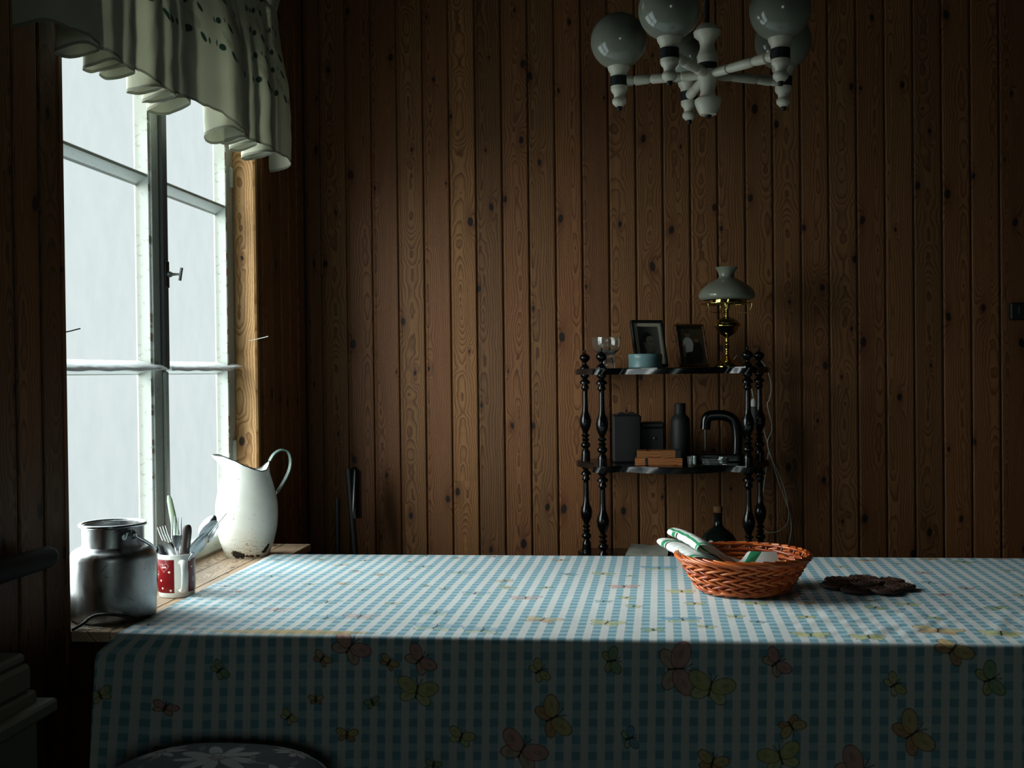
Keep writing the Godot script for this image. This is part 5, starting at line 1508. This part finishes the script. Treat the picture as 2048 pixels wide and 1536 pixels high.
func seat_things():
	var s := thing("stool", "dark stool in front of the table carrying the flowered cushion", "stool", Vector3(-0.66, 0.0, -1.70))
	var st := mb(); lathe(st, [Vector2(0, 0.503), Vector2(0.16, 0.503), Vector2(0.168, 0.510), Vector2(0.168, 0.526), Vector2(0.16, 0.533), Vector2(0, 0.533)], 40)
	obj("seat", st, M.dark_wood, s)
	for a in 4:
		var d := Vector3(cos(a * PI / 2 + 0.78), 0, sin(a * PI / 2 + 0.78))
		st = mb(); tube(st, [d * 0.17, d * 0.12 + Vector3(0, 0.503, 0)], [0.014, 0.018], 12)
		obj("leg", st, M.dark_wood, s)
	for a in 4:
		var d := Vector3(cos(a * PI / 2 + 0.78), 0, sin(a * PI / 2 + 0.78)) * 0.152 + Vector3(0, 0.18, 0)
		var e := Vector3(cos((a + 1) * PI / 2 + 0.78), 0, sin((a + 1) * PI / 2 + 0.78)) * 0.152 + Vector3(0, 0.18, 0)
		st = mb(); tube(st, [d, e], 0.009, 10)
		obj("stretcher", st, M.dark_wood, s)
	var im := Image.create(512, 512, false, Image.FORMAT_RGB8)
	for y in 512:
		for x in 512: im.set_pixel(x, y, Color(0.16, 0.18, 0.19) * (1.0 + noise.get_noise_2d(x * 0.3, y * 0.3) * 0.15))
	var r := RandomNumberGenerator.new(); r.seed = 9
	for q in [[256, 215, 95], [110, 160, 60], [410, 300, 70], [120, 380, 65], [300, 430, 60], [400, 110, 55]]:
		var n := 9
		for a in n:
			var an := TAU * a / n + r.randf() * 0.2
			blob(im, q[0] + cos(an) * q[2] * 0.58, q[1] + sin(an) * q[2] * 0.58, q[2] * 0.45, q[2] * 0.17, an, Color(0.50, 0.51, 0.49), Color(0.30, 0.32, 0.32, 0.8))
		blob(im, q[0], q[1], q[2] * 0.16, q[2] * 0.16, 0.0, Color(0.46, 0.40, 0.36))
	for q in 26: blob(im, r.randf() * 512, r.randf() * 512, 26, 7, r.randf() * PI, Color(0.32, 0.35, 0.34, 0.8))
	M.cushion = std(Color(0.97, 0.97, 0.97), 0.85, 0.0, tex(im))
	var c := thing("flowered_cushion", "plump dark cushion with pale flowers on the stool before the table", "cushion", Vector3(-0.665, 0.533, -1.70))
	st = mb()
	for sd in [1.0, -1.0]:
		grid(st, 48, 14, func(u: float, v: float) -> Vector3:
			var a := u * TAU
			var rr := v * (0.178 + 0.006 * sin(a * 2.0 + 0.4) + 0.004 * sin(a * 5.0))
			var h: float = 0.038 + sd * 0.036 * pow(maxf(0.0, 1.0 - pow(v, 3.0)), 0.6) + (noise.get_noise_2d(cos(a) * rr * 18.0, sin(a) * rr * 18.0) * 0.004 if sd > 0 else 0.0) * (1.0 - v)
			return Vector3(cos(a) * rr * 1.08, h, sin(a) * rr), func(u: float, v: float) -> Vector2: return Vector2(0.5 + cos(u * TAU) * v * 0.5, 0.5 + sin(u * TAU) * v * 0.5), sd > 0)
	obj("cushion_cover", st, M.cushion, c)
	st = mb()
	var ring := []
	for k in 49:
		var a := TAU * k / 48
		var rr := 0.178 + 0.006 * sin(a * 2.0 + 0.4) + 0.004 * sin(a * 5.0)
		ring.append(Vector3(cos(a) * rr * 1.08, 0.038, sin(a) * rr))
	tube(st, ring, 0.004, 7, false)
	obj("piping", st, M.black, c)

func small_fixings():
	# black cable looping round the foot of the milk can
	var p := []
	for q in [[-1.031, -1.966], [-1.020, -1.985], [-1.012, -1.9935], [-0.998, -1.9965], [-0.975, -1.9955], [-0.950, -2.001], [-0.930, -2.012]]: p.append(Vector3(q[0], 0.7545, q[1]))
	p[0].y = 0.753; p[1].y = 0.760; p[2].y = 0.768; p[3].y = 0.774; p[4].y = 0.776; p[5].y = 0.772; p[6].y = 0.764
	var st := mb(); tube(st, smooth_path(p, 8), 0.0032, 8)
	var c := obj("black_cable", st, M.rubber); tag(c, "black cable curving over the window board before the milk can", "cable")
	# pegs in the wall edges either side of the window
	st = mb(); tube(st, [Vector3(-1.040, 1.300, -1.953), Vector3(-1.030, 1.305, -1.975), Vector3(-1.026, 1.3105, -2.003)], [0.0013, 0.0012, 0.0013], 7)
	var n := obj("nail", st, M.black_iron); tag(n, "thin dark nail sticking out of the near edge of the window opening", "nail")
	st = mb(); tube(st, [Vector3(-1.045, 1.313, -2.99), Vector3(-1.022, 1.3185, -2.995), Vector3(-0.993, 1.3255, -2.999)], 0.0012, 7)
	n = obj("nail", st, std(Color(0.85, 0.85, 0.82), 0.3, 0.5)); tag(n, "thin bright nail sticking out beside the pine post", "nail")
	# switch box on the back wall
	var s := thing("switch_box", "black switch box on the back wall at the right edge", "switch", Vector3(1.16, 1.384, BACK_Z))
	st = mb(); box(st, Vector3(0, 0, 0.012), Vector3(0.06, 0.052, 0.024), 0.004)
	obj("switch_housing", st, M.black, s)
	st = mb(); box(st, Vector3(0, 0.002, 0.026), Vector3(0.018, 0.024, 0.006), 0.002, Basis(Vector3.RIGHT, 0.2))
	obj("rocker", st, M.black, s)
